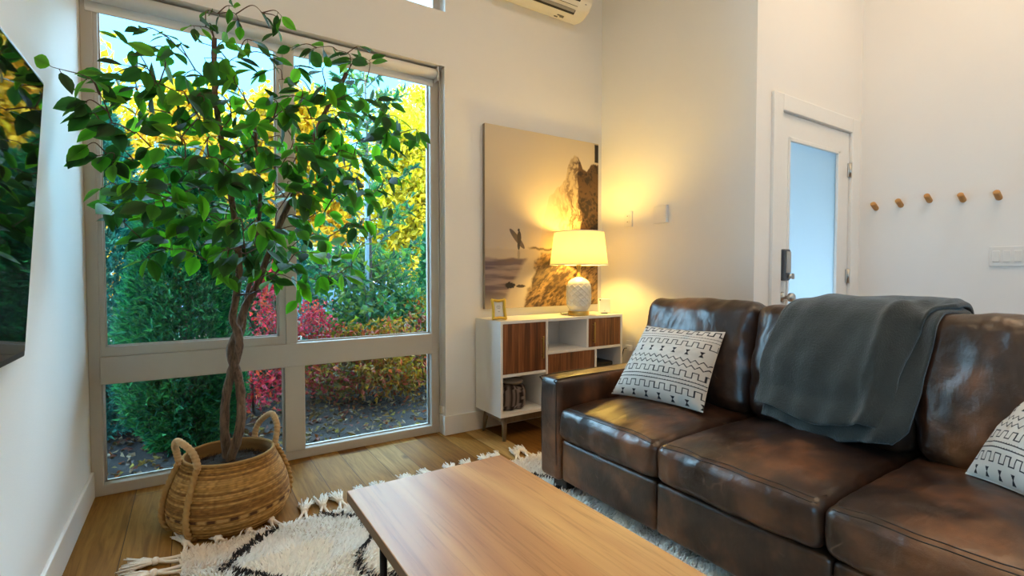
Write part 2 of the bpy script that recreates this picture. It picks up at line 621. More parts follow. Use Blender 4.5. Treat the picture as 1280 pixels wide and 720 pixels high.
# roller blind
bl = thing('roller_blind', (.5, WY+.05, 2.36), 'white roller blind rolled up across the top of the tall window', 'blind')
bm = BM()
tube(bm, [(LX+.02, WY+.055, 2.425), (OX-.045, WY+.055, 2.425)], .034, 20)
obj('roll', bm, M_BLIND, bl)
bm = BM()
box(bm, (LX+.02, WY+.078, 2.352), (OX-.05, WY+.082, 2.425))
box(bm, (LX+.02, WY+.075, 2.350), (OX-.05, WY+.085, 2.366), .003)
obj('fabric', bm, M_BLIND, bl)
bm = BM()
box(bm, (OX-.042, WY+.012, 2.375), (OX-.036, WY+.095, OZ-.002), .002)
tube(bm, [(OX-.045, WY+.055, 2.425), (OX-.025, WY+.055, 2.425)], .03, 18)
obj('bracket', bm, M_WHITEP, bl)
bm = BM()
tube(bm, [(OX-.012, WY+.055, 2.42), (OX-.012, WY+.05, 1.2), (OX-.012, WY+.05, .135)], .0025, 6)
tube(bm, [(OX-.012, WY+.085, 2.42), (OX-.012, WY+.08, 1.2), (OX-.012, WY+.06, .135)], .0025, 6)
box(bm, (OX-.02, WY+.03, .14), (OX-.001, WY+.07, .19), .003)
obj('chain', bm, M_WHITEP, bl)
# clerestory
w2 = group_structure('window_2', (.8, FY, CZ0))
bm = BM()
for a, b, c, d in ((CX0, CX0+.05, CZ0, CZ1), (CX1-.05, CX1, CZ0, CZ1), (CX0, CX1, CZ0, CZ0+.03), (CX0, CX1, CZ1-.04, CZ1)):
    box(bm, (a, FY-.02, c), (b, FY+.05, d), .003)
obj('window_frame', bm, M_ALU, w2)
obj('pane', box(BM(), (CX0+.04, FY+.01, CZ0+.02), (CX1-.04, FY+.016, CZ1-.03)), M_GLASS, w2)

# unseen glazed opening behind the camera, added to let in cool fill light
w3 = group_structure('fill_window', (LX, (LY0+LY1)/2, 0))
bm = BM()
for a, b, c, d in ((LY0, LY0+.06, 0, LZ1), (LY1-.06, LY1, 0, LZ1), (LY0+.06, LY1-.06, 0, .06), (LY0+.06, LY1-.06, LZ1-.06, LZ1), ((LY0+LY1)/2-.03, (LY0+LY1)/2+.03, .06, LZ1-.06)):
    box(bm, (LX-.12, a, c), (LX-.05, b, d))
obj('window_frame', bm, M_ALU, w3)
obj('pane', box(BM(), (LX-.09, LY0+.06, .06), (LX-.084, LY1-.06, LZ1-.06)), M_GLASS, w3)

# ------------------------------------------------------------------ entry door
dr = group_structure('door_1', (3.58, DY, 0))
bm = BM()
SX0, SX1 = DX0+.004, DX1-.004
GX0, GX1, GZ0, GZ1 = SX0+.10, SX1-.145, .28, 1.965
dy0, dy1 = DY+.004, DY+.048
for a, b, c, d in ((SX0, GX0, .005, DZ-.004), (GX1, SX1, .005, DZ-.004), (GX0, GX1, GZ1, DZ-.004), (GX0, GX1, .005, GZ0)):
    box(bm, (a, dy0, c), (b, dy1, d))
obj('door_panel', bm, M_TRIM, dr)
bm = BM()
for a, b, c, d in ((GX0-.004, GX0+.018, GZ0, GZ1), (GX1-.025, GX1+.004, GZ0, GZ1), (GX0, GX1, GZ1-.022, GZ1+.004), (GX0, GX1, GZ0-.004, GZ0+.022)):
    box(bm, (a, dy0-.008, c), (b, dy0+.012, d), .004)
obj('glazing_bead', bm, M_TRIM, dr)
obj('pane', box(BM(), (GX0, DY+.026, GZ0), (GX1, DY+.032, GZ1)), M_FROST, dr)
for z in (1.845, 1.077, .3):
    bm = BM()
    box(bm, (SX1-.022, DY-.006, z-.05), (SX1+.014, DY+.004, z+.05), .002)
    tube(bm, [(SX1+.002, DY-.008, z-.052), (SX1+.002, DY-.008, z+.052)], .008, 10)
    obj('hinge', bm, M_STEEL, dr)
kp = obj('keypad_lock', box(BM(), (3.135, DY-.035, 1.05), (3.2, DY+.005, 1.25), .012, 3), M_GREYP, dr)
bm = BM()
box(bm, (3.142, DY-.042, 1.10), (3.193, DY-.034, 1.235), .003)
tube(bm, [(3.167, DY-.04, 1.078), (3.167, DY-.062, 1.078)], .014, 14)
box(bm, (3.16, DY-.075, 1.06), (3.174, DY-.06, 1.096), .003)
WL[kp.name] = WL[dr.name]
obj('thumb_turn', bm, M_STEEL, kp)
bm = BM()
def lathe_y(bm, prof, c, seg=24):
    t = BM()
    lathe(t, prof, (0, 0, 0), seg)
    bmesh.ops.transform(t, matrix=Matrix.Translation(c) @ Matrix.Rotation(R(90), 4, 'X'), verts=t.verts)
    merge(bm, t)
lathe_y(bm, [(.001, -.002), (.034, -.002), (.034, .006), (.03, .01), (.012, .012), (.011, .035), (.018, .04), (.027, .046), (.029, .055), (.028, .068), (.022, .075), (.001, .076)], (3.175, DY+.004, .945))
obj('door_knob', bm, M_STEEL, dr)
bm = BM()
box(bm, (DX0-.105, DY-.02, 0), (DX0, DY+.0, DZ+.1), .004)
box(bm, (DX1, DY-.02, 0), (DX1+.11, DY+.0, DZ+.1), .004)
box(bm, (DX0-.0, DY-.02, DZ), (DX1+.0, DY+.0, DZ+.1), .004)
box(bm, (DX0-.002, DY, DZ-.002), (DX1+.002, DY+.1, DZ+.03))
structure('trim_1', bm, M_TRIM)

# ------------------------------------------------------------------ wall fittings
def plate(name, y0, y1, z0, z1, wallx, label, cat, group=None, slots=0, style=None):
    t = thing(name, (wallx, (y0+y1)/2, z0), label, cat, group)
    obj('cover_plate', box(BM(), (wallx-.011, y0, z0), (wallx, y1, z1), .003), M_WHITEP, t)
    return t
t = plate('wall_outlet', at(791, 274, 0, RX).y, at(781, 274, 0, RX).y, at(786, 284, 0, RX).z, at(786, 264.5, 0, RX).z, RX, 'narrow white two-button wall control beside the lamp, near the corner', 'switch')
yc, zc = at(786, 274, 0, RX).y, at(786, 274, 0, RX).z
for dz in (-.022, .022):
    obj('button', box(BM(), (RX-.015, yc-.014, zc+dz-.012), (RX-.010, yc+.014, zc+dz+.012), .002), M_WHITEP, t)
    obj('led', box(BM(), (RX-.0165, yc-.004, zc+dz-.003), (RX-.0148, yc+.004, zc+dz+.003)), M_GREYP, t)
p0, p1 = at(819, 258.5, 0, RX), at(835, 279, 0, RX)
obj('blank_plate', box(BM(), (RX-.022, p1.y, p1.z+.005), (RX+.003, p0.y, p0.z), .003), M_WHITEP)
tag(bpy.data.objects['blank_plate'], 'square blank white cover box on the wall above the sofa, doorward of the lamp', 'wall box')
t = plate('wall_socket', 2.66, 2.74, .455, .575, RX, 'white wall socket low on the wall between sideboard and sofa', 'socket')
obj('plug', box(BM(), (RX-.045, 2.675, .50), (RX-.006, 2.725, .545), .006), M_WHITEP, t)
bm = BM()
tube(bm, spline([(RX-.045, 2.70, .525), (RX-.075, 2.71, .50), (RX-.07, 2.75, .30), (RX-.05, 2.8, .02), (RX-.1, 2.9, .006)]), .004, 6)
tag(obj('power_cord', bm, M_BLACKP), 'dark power cord running down from the wall socket behind the sideboard', 'cord')
t = thing('light_switch', (PX, .83, 1.14), 'wide white wall plate with four rocker switches below the pegs', 'switch')
y0, y1, z0, z1 = at(1237, 320, 0, PX).y, .765, 1.141, 1.262
obj('cover_plate', box(BM(), (PX-.011, y1, z0), (PX, y0, z1), .003), M_WHITEP, t)
for k in range(4):
    yk = y0-.033-k*.0485
    obj('rocker', box(BM(), (PX-.017, yk-.017, 1.167), (PX-.010, yk+.017, 1.237), .003), M_WHITEP, t)
PEGS = [((1093, 258), 'round oak wall peg closest to the entry door'), ((1124, 254), 'second round oak wall peg from the entry door'), ((1160, 248), 'middle one of the five round oak wall pegs'),
        ((1202, 247), 'fourth round oak wall peg from the entry door'), ((1247, 244), 'round oak wall peg farthest from the entry door, above the switches')]
for i, ((x, y), lb) in enumerate(PEGS):
    p = at(x, y, 0, PX-.03)
    bm = BM()
    t_ = BM()
    lathe(t_, [(.001, 0), (.016, 0), (.017, .004), (.017, .068), (.0155, .072), (.001, .0725)], (0, 0, 0), 20)
    bmesh.ops.transform(t_, matrix=Matrix.Translation((PX+.006, p.y, p.z-.016)) @ Matrix.Rotation(R(-62), 4, 'Y'), verts=t_.verts)
    merge(bm, t_)
    tag(obj('wall_peg', bm, M_PEG, base=(PX, p.y, p.z)), lb, 'peg', 'oak pegs on the hall wall')

# air conditioner
ac = thing('air_conditioner', (2.24, WY, 3.1), 'white wall-mounted air conditioner high above the beach picture', 'air conditioner')
A0, A1 = 1.74, 2.556
prof = [(WY, 3.034), (2.975, 3.022), (2.93, 3.026), (2.875, 3.05), (2.83, 3.10), (2.815, 3.17), (2.815, 3.29), (2.835, 3.32), (WY, 3.325)]
obj('casing', prism(BM(), prof, 0, A0, A1, .008), plain('warm_white_plastic', (.8, .77, .7), .4, var=.02), ac)
def on_ac(u, out=0):   # point on the sloping underside towards the room
    a, b = Vector((2.915, 3.030)), Vector((2.828, 3.106))
    p = a+(b-a)*u
    return p+Vector((-.658, -.753))*out
def ac_slab(bm, x0, x1, u0, u1, h, bev=.002):
    a, b = on_ac(u0, -.012), on_ac(u1, -.012)
    c, d = on_ac(u1, h), on_ac(u0, h)
    prism(bm, [tuple(a), tuple(b), tuple(c), tuple(d)], 0, x0, x1, bev)
bm = BM()
ac_slab(bm, A0+.05, A1-.12, .02, 1.0, .009, 0)
obj('outlet_slot', bm, M_BLACKP, ac)
bm = BM()
ac_slab(bm, A0+.06, A1-.13, .16, .34, .016)
obj('vane', bm, M_GREYV, ac)
bm = BM()
ac_slab(bm, A0+.06, A1-.12, .58, .86, .016)
obj('vane', bm, M_WHITEP, ac)
bm = BM()
for k, (a, b) in enumerate(((0, .03), (.04, .075), (.01, .07))):
    box(bm, (A1-.24+a, 2.985-.014*k, 3.0185), (A1-.24+b, 2.993-.014*k, 3.03))
obj('warning_label', bm, plain('label_print', (.2, .2, .2), .6), ac)
bm = BM()
ac_slab(bm, A1-.075, A1-.045, .4, .62, .0055, 0)
ac_slab(bm, A1-.065, A1-.05, .75, .85, .0055, 0)
obj('indicator_label', bm, plain('label_grey', (.3, .3, .3), .6), ac)

# ------------------------------------------------------------------ television
tv = thing('television', (LX, 1.25, .86), 'large black flat television tilted down on the white wall beside the window', 'television')
TA, TB = Vector((-.338, 1.92, 1.64)), Vector((-.395, 1.92, .864))
upv = (TA-TB)
hgt = upv.length
upn = upv.normalized()
nrm = Vector((0, 1, 0)).cross(upn)
if nrm.x < 0: nrm = -nrm
def tvM(yoff=0):
    return Matrix(((0, upn.x, nrm.x, TB.x), (-1, upn.y, nrm.y, TB.y), (0, upn.z, nrm.z, TB.z), (0, 0, 0, 1)))
MT = tvM()
obj('bezel', box(BM(), (0, 0, -.022), (1.36, hgt, 0), .004, M=MT), M_BLACKP, tv)
obj('screen', box(BM(), (.009, .018, -.006), (1.351, hgt-.009, .0012), M=MT), M_SCREEN, tv)
bm = BM()
box(bm, (.45, .25, -.05), (.9, .55, -.02), .004, M=MT)
box(bm, (LX, 1.0, 1.1), (LX+.012, 1.5, 1.45), .003)
obj('wall_mount', bm, M_BLACK, tv)

# ------------------------------------------------------------------ beach picture
NU, NV = 420, 510
u, v = np.meshgrid(np.linspace(0, 1, NU), np.linspace(0, 1, NV))
def lerp(c, d, f):
    return c+(np.asarray(d)-c)*f[..., None]
c = np.zeros((NV, NU, 3))+np.array(srgb(200, 188, 176))
c = lerp(c, srgb(218, 205, 184), sstep(.3, 1, v)*.8)
c = lerp(c, srgb(222, 206, 178), sstep(.15, .6, u)*.7)
# cliffs
n1 = fbm(u*9, v*9, 3)
n2 = .55*fbm(u*26+n1*3, v*12, 9)+.45*(1-2*np.abs(fbm(u*34+n1*5, v*26, 19)-.5)*2)*.75
top = np.interp(u, [.44, .49, .53, .58, .64, .68, .70, .73, .76, .79, .82, .845, .87, .92, 1.0], [.34, .55, .645, .685, .73, .765, .84, .885, .91, .90, .875, .83, .82, .86, .885])
top = top+(fbm(u*30, v*0+2, 5)-.5)*.035
cl = sstep(0, .012, top-v)*sstep(.31, .335, v+(n1-.5)*.03)
rock = lerp(np.zeros_like(c)+np.array(srgb(206, 184, 148)), srgb(120, 96, 70), sstep(.35, .7, n2)*(.25+.75*sstep(.5, .8, u)))
rock = lerp(rock, srgb(214, 194, 160), sstep(.75, .5, u)*.6)
right = sstep(-.01, .012, (u-.81)-(.72-v)*.12*np.sign(.9-v)+(n1-.5)*.1)*sstep(.30, .34, v)
rk2 = lerp(np.zeros_like(c)+np.array(srgb(110, 84, 60)), srgb(56, 42, 34), sstep(.35, .62, np.abs(fbm(u*30+v*22, v*34-u*14, 21, 6)-.5)*1.1+.28+.7*(fbm(u*12+v*8, v*20-u*6, 27, 6)-.5)))
rock = lerp(rock, rk2, right*sstep(.34, .44, v))
c = lerp(c, rock, cl*(.35+.65*sstep(.47, .72, u+v*.1)))
tower = sstep(.958, .964, u+(n1-.5)*.015)*sstep(.88, .885, v)*sstep(.995, .99, v)
c = lerp(c, srgb(50, 42, 40), tower)
# beach, water
sand = sstep(.335, .325, v+(fbm(u*14, u*0+1, 8)-.5)*.012)
c = lerp(c, srgb(196, 182, 166), sand)
strk = fbm(u*4, v*60, 31)
water = sstep(.285, .27, v+(n1-.5)*.02)*sstep(.36-(.28-v)*.8, .30-(.28-v)*.8, u+(n1-.5)*.06)
c = lerp(c, lerp(np.zeros_like(c)+np.array(srgb(120, 104, 108)), srgb(168, 150, 144), sstep(.35, .7, strk)), water*sstep(.02, .14, v+.03))
# dune grass
db = .42-(.31-v)*.42+(fbm(u*20, v*20, 41)-.5)*.10
grass = sstep(0, .04, u-db)*sstep(.325, .30, v-(u-.55)*.06*(u > .55))
gs = .6*fbm(u*14+v*22, v*56-u*34, 51, 6)+.4*fbm(u*30+v*50, v*110-u*70, 57, 4)
gcol = lerp(np.zeros_like(c)+np.array(srgb(88, 70, 58)), srgb(176, 146, 108), sstep(.34, .68, gs))
gcol = lerp(gcol, srgb(70, 56, 50), sstep(.55, .35, fbm(u*5, v*6, 61))*.6)
c = lerp(c, gcol, grass)
foot = sstep(.012, 0, np.abs(v-(.335+(fbm(u*22, v*0, 71)-.5)*.03)))*sstep(.33, .40, u)*sstep(.72, .6, u)
c = lerp(c, srgb(96, 80, 66), foot)
# small dark rocks, surfer with board
rk = ((u-.20)/.05)**2+((v-.128)/.018)**2+(n2-.5)*2.2
c = lerp(c, srgb(52, 46, 46), sstep(1.0, .5, rk))
rk = ((u-.28)/.04)**2+((v-.122)/.008)**2+(n2-.5)*2
c = lerp(c, srgb(84, 74, 70), sstep(1.0, .5, rk))
ca, sa = math.cos(R(-47)), math.sin(R(-47))
bx, by = (u-.255)*1.06, (v-.388)*1.29
c = lerp(c, srgb(112, 100, 96), sstep(1.05, .95, ((bx*ca+by*sa)/.095)**2+((-bx*sa+by*ca)/.021)**2))
body = np.maximum(sstep(1.05, .9, ((u-.272)/.017)**2+((v-.395)/.038)**2), sstep(1.1, .9, ((u-.268)/.009)**2+((v-.437)/.009)**2))
body = np.maximum(body, sstep(1.1, .9, ((u-.268)/.011)**2+((v-.352)/.026)**2))
c = lerp(c, srgb(62, 54, 54), body)
c = lerp(c, srgb(140, 126, 118), sstep(1.1, .6, ((u-.268)/.012)**2+((v-.30)/.03)**2)*.6)
P0, P1 = Vector((1.727, WY-.035, .846)), Vector((2.783, WY-.035, 2.137))
V = np.stack([P0.x+(P1.x-P0.x)*u, np.full_like(u, P0.y), P0.z+(P1.z-P0.z)*v], -1).reshape(-1, 3)
idx = np.arange(NU*NV).reshape(NV, NU)
Fq = np.stack([idx[:-1, :-1], idx[:-1, 1:], idx[1:, 1:], idx[1:, :-1]], -1).reshape(-1, 4)
art = thing('wall_picture', (2.25, WY, .846), 'large unframed beach print of a surfer below brown cliffs, above the sideboard', 'picture')
obj_np('print', V, Fq, M_PRINT, art, col=np.clip(c*.9, 0, 1).reshape(-1, 3)**1.22, smooth=True)
obj('canvas_block', box(BM(), (P0.x, P0.y+.0005, P0.z), (P1.x, WY-.004, P1.z), .002), plain('canvas_edge', srgb(150, 138, 124), .7), art)

# ------------------------------------------------------------------ sideboard
sb = thing('sideboard', (2.2, 2.86, 0), 'white sideboard with striped walnut doors on splayed wooden legs', 'sideboard')
S0, S1, SF, SBK, ZB, ZT = 1.657, 2.742, 2.687, 3.015, .165, .788
th = .018
bm = BM()
for lo, hi in (((S0, SF, ZT-th), (S1, SBK, ZT)), ((S0, SF, ZB), (S1, SBK, ZB+th)), ((S0, SF, ZB+th), (S0+th, SBK, ZT-th)), ((S1-th, SF, ZB+th), (S1, SBK, ZT-th)), ((S0+th, SBK-.012, ZB+th), (S1-th, SBK, ZT-th))):
    box(bm, lo, hi)
obj('carcass', bm, M_CAB, sb)
XD, XE, ZM, ZL = 2.03, 2.395, .552, .432
bm = BM()
box(bm, (XD-th/2, SF+.001, ZB+th), (XD+th/2, SBK-.012, ZT-th), .001, 1)
obj('divider', bm, M_CAB, sb)
obj('divider', box(BM(), (XE-th/2, SF+.001, ZM+th/2), (XE+th/2, SBK-.012, ZT-th), .001, 1), M_CAB, sb)
obj('divider', box(BM(), (2.475-th/2, SF+.001, ZB+th), (2.475+th/2, SBK-.012, ZM-th/2), .001, 1), M_CAB, sb)
obj('shelf', box(BM(), (XD+th/2, SF+.001, ZM-th/2), (S1-th, SBK-.012, ZM+th/2), .001, 1), M_CAB, sb)
obj('shelf', box(BM(), (S0+th, SF+.001, ZL-th/2), (XD-th/2, SBK-.012, ZL+th/2), .001, 1), M_CAB, sb)
def cab_door(x0, x1, z0, z1, hx=None, hz=None):
    d = obj('door', box(BM(), (x0+.002, SF+.003, z0+.002), (x1-.002, SF+.019, z1-.002), .0012, 1), M_WALNUT, sb)
    WL[d.name] = WL[sb.name]
    if hx:
        bm = BM()
        box(bm, (hx-.004, SF-.024, hz-.075), (hx+.004, SF-.016, hz+.075), .001, 1)
        for dz in (-.055, .055):
            box(bm, (hx-.003, SF-.02, hz+dz-.003), (hx+.003, SF+.004, hz+dz+.003))
        obj('handle', bm, M_BRASS, d)
cab_door(S0+th, XD-th/2, ZL+th/2, ZT-th, XD-.045, .60)
cab_door(XE+th/2, S1-th, ZM+th/2, ZT-th, XE+.05, .668)
cab_door(XD+th/2, 2.475-th/2, .29, ZM-th/2)
obj('shelf', box(BM(), (XD+th/2, SF+.001, .29-th), (2.475-th/2, SBK-.012, .29), .001, 1), M_CAB, sb)
bm = BM()
box(bm, (S0+.05, SF+.03, ZB-.05), (S1-.05, SF+.05, ZB), .002)
box(bm, (S0+.05, SBK-.05, ZB-.05), (S1-.05, SBK-.03, ZB), .002)
box(bm, (S0+.05, SF+.03, ZB-.05), (S0+.07, SBK-.03, ZB), .002)
box(bm, (S1-.07, SF+.03, ZB-.05), (S1-.05, SBK-.03, ZB), .002)
obj('apron', bm, M_LEGW, sb)
for sx in (-1, 1):
    for sy in (-1, 1):
        x = (S0+.06) if sx < 0 else (S1-.06)
        y = (SF+.05) if sy < 0 else (SBK-.05)
        bm = BM()
        tube(bm, [(x, y, ZB-.002), (x+sx*.008, y+sy*.012, .07), (x+sx*.014, y+sy*.022, 0)], [.02, .016, .011], 12)
        obj('leg', bm, M_LEGW, sb)
# striped bag in the lower cubby
nu, nv = 48, 24
bg = thing('striped_bag', (1.79, 2.80, ZB+th), 'grey and black striped cloth bag inside the sideboard\'s open lower cubby', 'bag')
V, Cc = [], []
for j in range(nv+1):
    for i in range(nu):
        a = 2*PI*i/nu
        tt = j/nv
        rr = (1-abs(2*tt-1)**4)**.3 if 0 < tt < 1 else 0
        rx, ry = .115*(.35+.65*rr)*(1 if 0 < tt < 1 else .02), .07*(.3+.7*rr)*(1 if 0 < tt < 1 else .02)
        x = 1.795+rx*math.copysign(abs(math.cos(a))**.8, math.cos(a))
        y = 2.80+ry*math.copysign(abs(math.sin(a))**.8, math.sin(a))+.012*math.sin(9*math.cos(a))
        z = ZB+th+.17*tt+.012*math.sin(x*40)*tt
        V.append((x+.012*math.sin(tt*3), y, z))
        s = math.sin((x+.02*math.sin(tt*PI))*2*PI/.042)
        Cc.append(srgb(38, 32, 34) if s > .15 else srgb(128, 116, 112))
Fq = [(j*nu+i, j*nu+(i+1) % nu, (j+1)*nu+(i+1) % nu, (j+1)*nu+i) for j in range(nv) for i in range(nu)]
obj_np('cloth_body', V, Fq, M_STRIPE, bg, smooth=True, col=np.array(Cc))
bm = BM()
lathe(bm, [(.001, .0), (.05, .002), (.075, .02), (.07, .036), (.001, .04)], (1.82, 2.80, ZB+th+.165), 28)
tag(obj('shallow_bowl', bm, plain('grey_stoneware', srgb(150, 142, 132), .6)), 'shallow grey bowl resting on the striped bag in the sideboard', 'bowl')
bm = BM()
box(bm, (2.50, 2.74, ZB+th), (2.70, 2.96, .43), .01)
for k in range(5):
    box(bm, (2.53+k*.03, 2.7385, .38), (2.545+k*.03, 2.741, .40))
tag(obj('storage_box', bm, plain('matte_black', (.012, .012, .012), .7)), 'dark box inside the sideboard cubby below the smaller door', 'box')

# ------------------------------------------------------------------ table lamp
lx, ly = 2.405, 2.80
lp = thing('table_lamp', (lx, ly, ZT), 'lit table lamp with white drum shade and quilted ceramic body on the sideboard', 'lamp')
bm = BM()
lathe(bm, [(.001, 0), (.076, 0), (.078, .004), (.078, .028), (.074, .032), (.001, .033)], (lx, ly, ZT), 40)
obj('base', bm, M_BRASS, lp)
bm = BM()
def quilt(a, z, r):
    if z < .06 or z > .235 or r < .06: return 0
    k = 6
    p, q = math.sin(k*a+z*76), math.sin(k*a-z*76)
    return .009*max(math.exp(-(p/.2)**2), math.exp(-(q/.2)**2))*min(1, (z-.06)/.02, (.235-z)/.02)
pr = [(.001, .033), (.068, .033), (.072, .037)]
for k_ in range(121):
    k = k_/3
    z = .04+.245*k/40
    w = (k/40-.45)
    r = .086-.018*w*w*2
    if k > 31: r *= max(.25, (1-((k-31)/9.6)**2.2))
    if k < 5: r -= .0006*(5-k)**2
    pr.append((r, z))
pr += [(.022, .287), (.001, .288)]
lathe(bm, pr, (lx, ly, ZT), 112, quilt)
obj('body', bm, M_CERAMIC, lp)
bm = BM()
lathe(bm, [(.001, .285), (.02, .285), (.02, .29), (.013, .295), (.013, .345), (.018, .35), (.018, .40), (.001, .40)], (lx, ly, ZT), 24)
obj('neck', bm, M_BRASS, lp)
zb0, zb1 = at(722, 331, 1, ly).z-ZT, at(722, 290.5, 1, ly).z-ZT
rb, rt_ = .212, .182
bm = BM()
lathe(bm, [(rb, zb0), (rt_, zb1), (rt_-.003, zb1), (rb-.003, zb0), (rb, zb0)], (lx, ly, ZT), 56, cap=False)
sh = obj('lamp_shade', bm, M_SHADE, lp)
WL[sh.name] = WL[lp.name]
M_STRIM = plain('white_shade_trim', (.85, .8, .66), .8)
for r, z in ((rb, zb0), (rt_, zb1)):
    bm = BM()
    lathe(bm, [(r+.0015, z-.004), (r+.0015, z+.004), (r-.004, z+.004), (r-.004, z-.004), (r+.0015, z-.004)], (lx, ly, ZT), 56, cap=False)
    obj('shade_trim', bm, M_STRIM, sh)
bm = BM()
for k in range(3):
    a = 2*PI*k/3
    tube(bm, [(lx, ly, ZT+zb1-.02), (lx+rt_*math.cos(a), ly+rt_*math.sin(a), ZT+zb1-.004)], .002, 6)
tube(bm, [(lx, ly, ZT+.39), (lx, ly, ZT+zb1-.02)], .003, 6)
obj('shade_spider', bm, M_BRASS, lp)
bm = BM()
bmesh.ops.create_uvsphere(bm, u_segments=16, v_segments=10, radius=.028, matrix=Matrix.Translation((lx, ly, ZT+.44)))
obj('bulb', bm, M_BULB, lp, smooth=True)
bm = BM()
tube(bm, spline([(lx-.07, ly+.03, ZT+.012), (lx-.10, ly+.06, ZT+.006), (lx-.06, ly+.13, ZT+.005), (lx, WY-.03, ZT+.004)]), .003, 6)
obj('cord', bm, M_BLACKP, lp)
pl = bpy.data.lights.new('lamp_glow', 'POINT')
pl.energy, pl.color, pl.shadow_soft_size = 34, (1, .65, .13), .07
po = bpy.data.objects.new('lamp_glow', pl)
COL.objects.link(po)
po.parent = lp
po.location = (0, 0, .50)

# gold picture frame
pf = thing('photo_frame', (1.74, 2.79, ZT), 'small ornate gold photo frame with a white card, on the sideboard top', 'photo frame')
PM = Matrix.Translation((1.705, 2.775, ZT+.001)) @ Matrix.Rotation(R(-16), 4, 'Z') @ Matrix.Rotation(R(-14), 4, 'X')
def wavy(w, h, ins, n=60):
    out = []
    for k in range(n):
        a = 2*PI*k/n
        ca_, sa_ = math.cos(a), math.sin(a)
        m = max(abs(ca_), abs(sa_))
        x, z = ca_/m, sa_/m
        f = 1-.10*math.cos(x*PI/2)*(abs(z) > .99)-.10*math.cos(z*PI/2)*(abs(x) > .99)
        out.append(((w-ins)*x*f, (h-ins)*z*f))
    return out
bm = BM()
W_, H_ = .052, .073
rings = []
for ins, y in ((0, .01), (0, -.004), (.004, -.011), (.012, -.013), (.019, -.006), (.021, .002), (.021, .01)):
    rings.append([bm.verts.new((x, y, z+H_)) for x, z in wavy(W_, H_, ins)])
for a, b in zip(rings, rings[1:]+[rings[0]]):
    for k in range(60):
        bm.faces.new((a[k], a[(k+1) % 60], b[(k+1) % 60], b[k]))
bmesh.ops.transform(bm, matrix=PM, verts=bm.verts)
obj('frame', bm, M_GOLD, pf, smooth=True)
cdm = obj('card', box(BM(), (-.032, .003, .022), (.032, .006, .124), M=PM), plain('white_card', (.8, .78, .74), .6, var=.02), pf)
WL[cdm.name] = WL[pf.name]
bm = BM()
for k, (z, w) in enumerate(((.095, .012), (.086, .016), (.078, .010), (.055, .007))):
    box(bm, (-w, .0022, z), (w, .0032, z+.003), M=PM)
obj('card_print', bm, plain('grey_print', (.3, .3, .3), .7), cdm)
PM2 = Matrix.Translation((1.705, 2.775, ZT+.001)) @ Matrix.Rotation(R(-16), 4, 'Z')
bm = BM()
box(bm, (-.04, .011, .008), (.04, .016, .138), M=PM)
t_ = BM()
prism(t_, [(.028, .10), (.036, .10), (.10, .0), (.088, .0)], 0, -.024, .024)
bmesh.ops.transform(t_, matrix=PM2, verts=t_.verts)
merge(bm, t_)
obj('easel_back', bm, M_BLACKP, pf)

# small white box device
dv = thing('wireless_sensor', (2.66, 2.80, ZT), 'small upright white gadget beside the lamp at the sideboard\'s wall end', 'gadget')
DM = Matrix.Translation((2.66, 2.80, ZT)) @ Matrix.Rotation(R(-25), 4, 'Z')
obj('shell', box(BM(), (-.046, -.013, .006), (.046, .013, .115), .006, 3, M=DM), M_WHITEP, dv)
obj('foot', box(BM(), (-.022, -.02, 0), (.022, .016, .007), .002, M=DM), M_GREYP, dv)
bm = BM()
t_ = BM()
lathe(t_, [(.001, 0), (.006, 0), (.006, .002), (.001, .002)], (0, 0, 0), 14)
bmesh.ops.transform(t_, matrix=DM @ Matrix.Translation((-.036, -.0125, .106)) @ Matrix.Rotation(R(90), 4, 'X'), verts=t_.verts)
merge(bm, t_)
obj('lens', bm, M_BLACKP, dv)
obj('mark', box(BM(), (-.004, -.0142, .022), (.004, -.0125, .025), M=DM), M_GREYP, dv)

# ------------------------------------------------------------------ sofa
from mathutils.bvhtree import BVHTree
def bvh_of(*objs):
    VV, FF = [], []
    for o_ in objs:
        off, n0 = WL[o_.name], len(VV)
        VV += [v_.co+off for v_ in o_.data.vertices]
        FF += [[n0+i_ for i_ in p_.vertices] for p_ in o_.data.polygons]
    return BVHTree.FromPolygons(VV, FF)
SOFT = []
sf = thing('leather_sofa', (2.0, .98, 0), 'dark brown leather three-seat sofa with loose cushions and square arms', 'sofa')
XF = 1.50
AY0, AY1 = 1.885, 2.04
SEAT = [(1.885, 1.285), (1.283, .686), (.684, .085)]
ARMTOP = .578
def arm(y0, y1):
    bm = BM()
    def sag(w, q, h):
        return w
    soft_box(bm, (XF-.005, y0, .075), (2.50, y1, ARMTOP), .028, 44, (.004, .006, .006), .0016, 7, 2)
    return bm
ar = obj('arm', arm(AY0+.002, AY1), M_LEATHER, sf)
WL[ar.name] = WL[sf.name]
bm = BM()
for yy in (AY0+.02, AY1-.018):
    tube(bm, spline([(XF+.02, yy, .10), (XF-.0005, yy, .13), (XF-.0065, yy, .33), (XF-.002, yy, .54), (XF+.024, yy, ARMTOP+.0005), (XF+.5, yy, ARMTOP+.002), (2.45, yy, ARMTOP-.002)]), .0028, 6)
obj('seam', bm, M_SEAM, ar)
obj('arm', arm(-.075, .083), M_LEATHER, sf)
bm = BM()
box(bm, (XF+.06, .085, .085), (2.52, AY0, .27), .01)
obj('seat_base', bm, M_LEATHER, sf)
for k, (a, b) in enumerate([(1.883, 1.302), (1.298, .668), (.664, .087)]):
    bm = BM()
    soft_box(bm, (XF+.012, b, .082), (XF+.12, a, .285), .016, 40, (.006, 0, .002), .0018, 6, k+5)
    obj('front_panel', bm, M_LEATHER, sf)
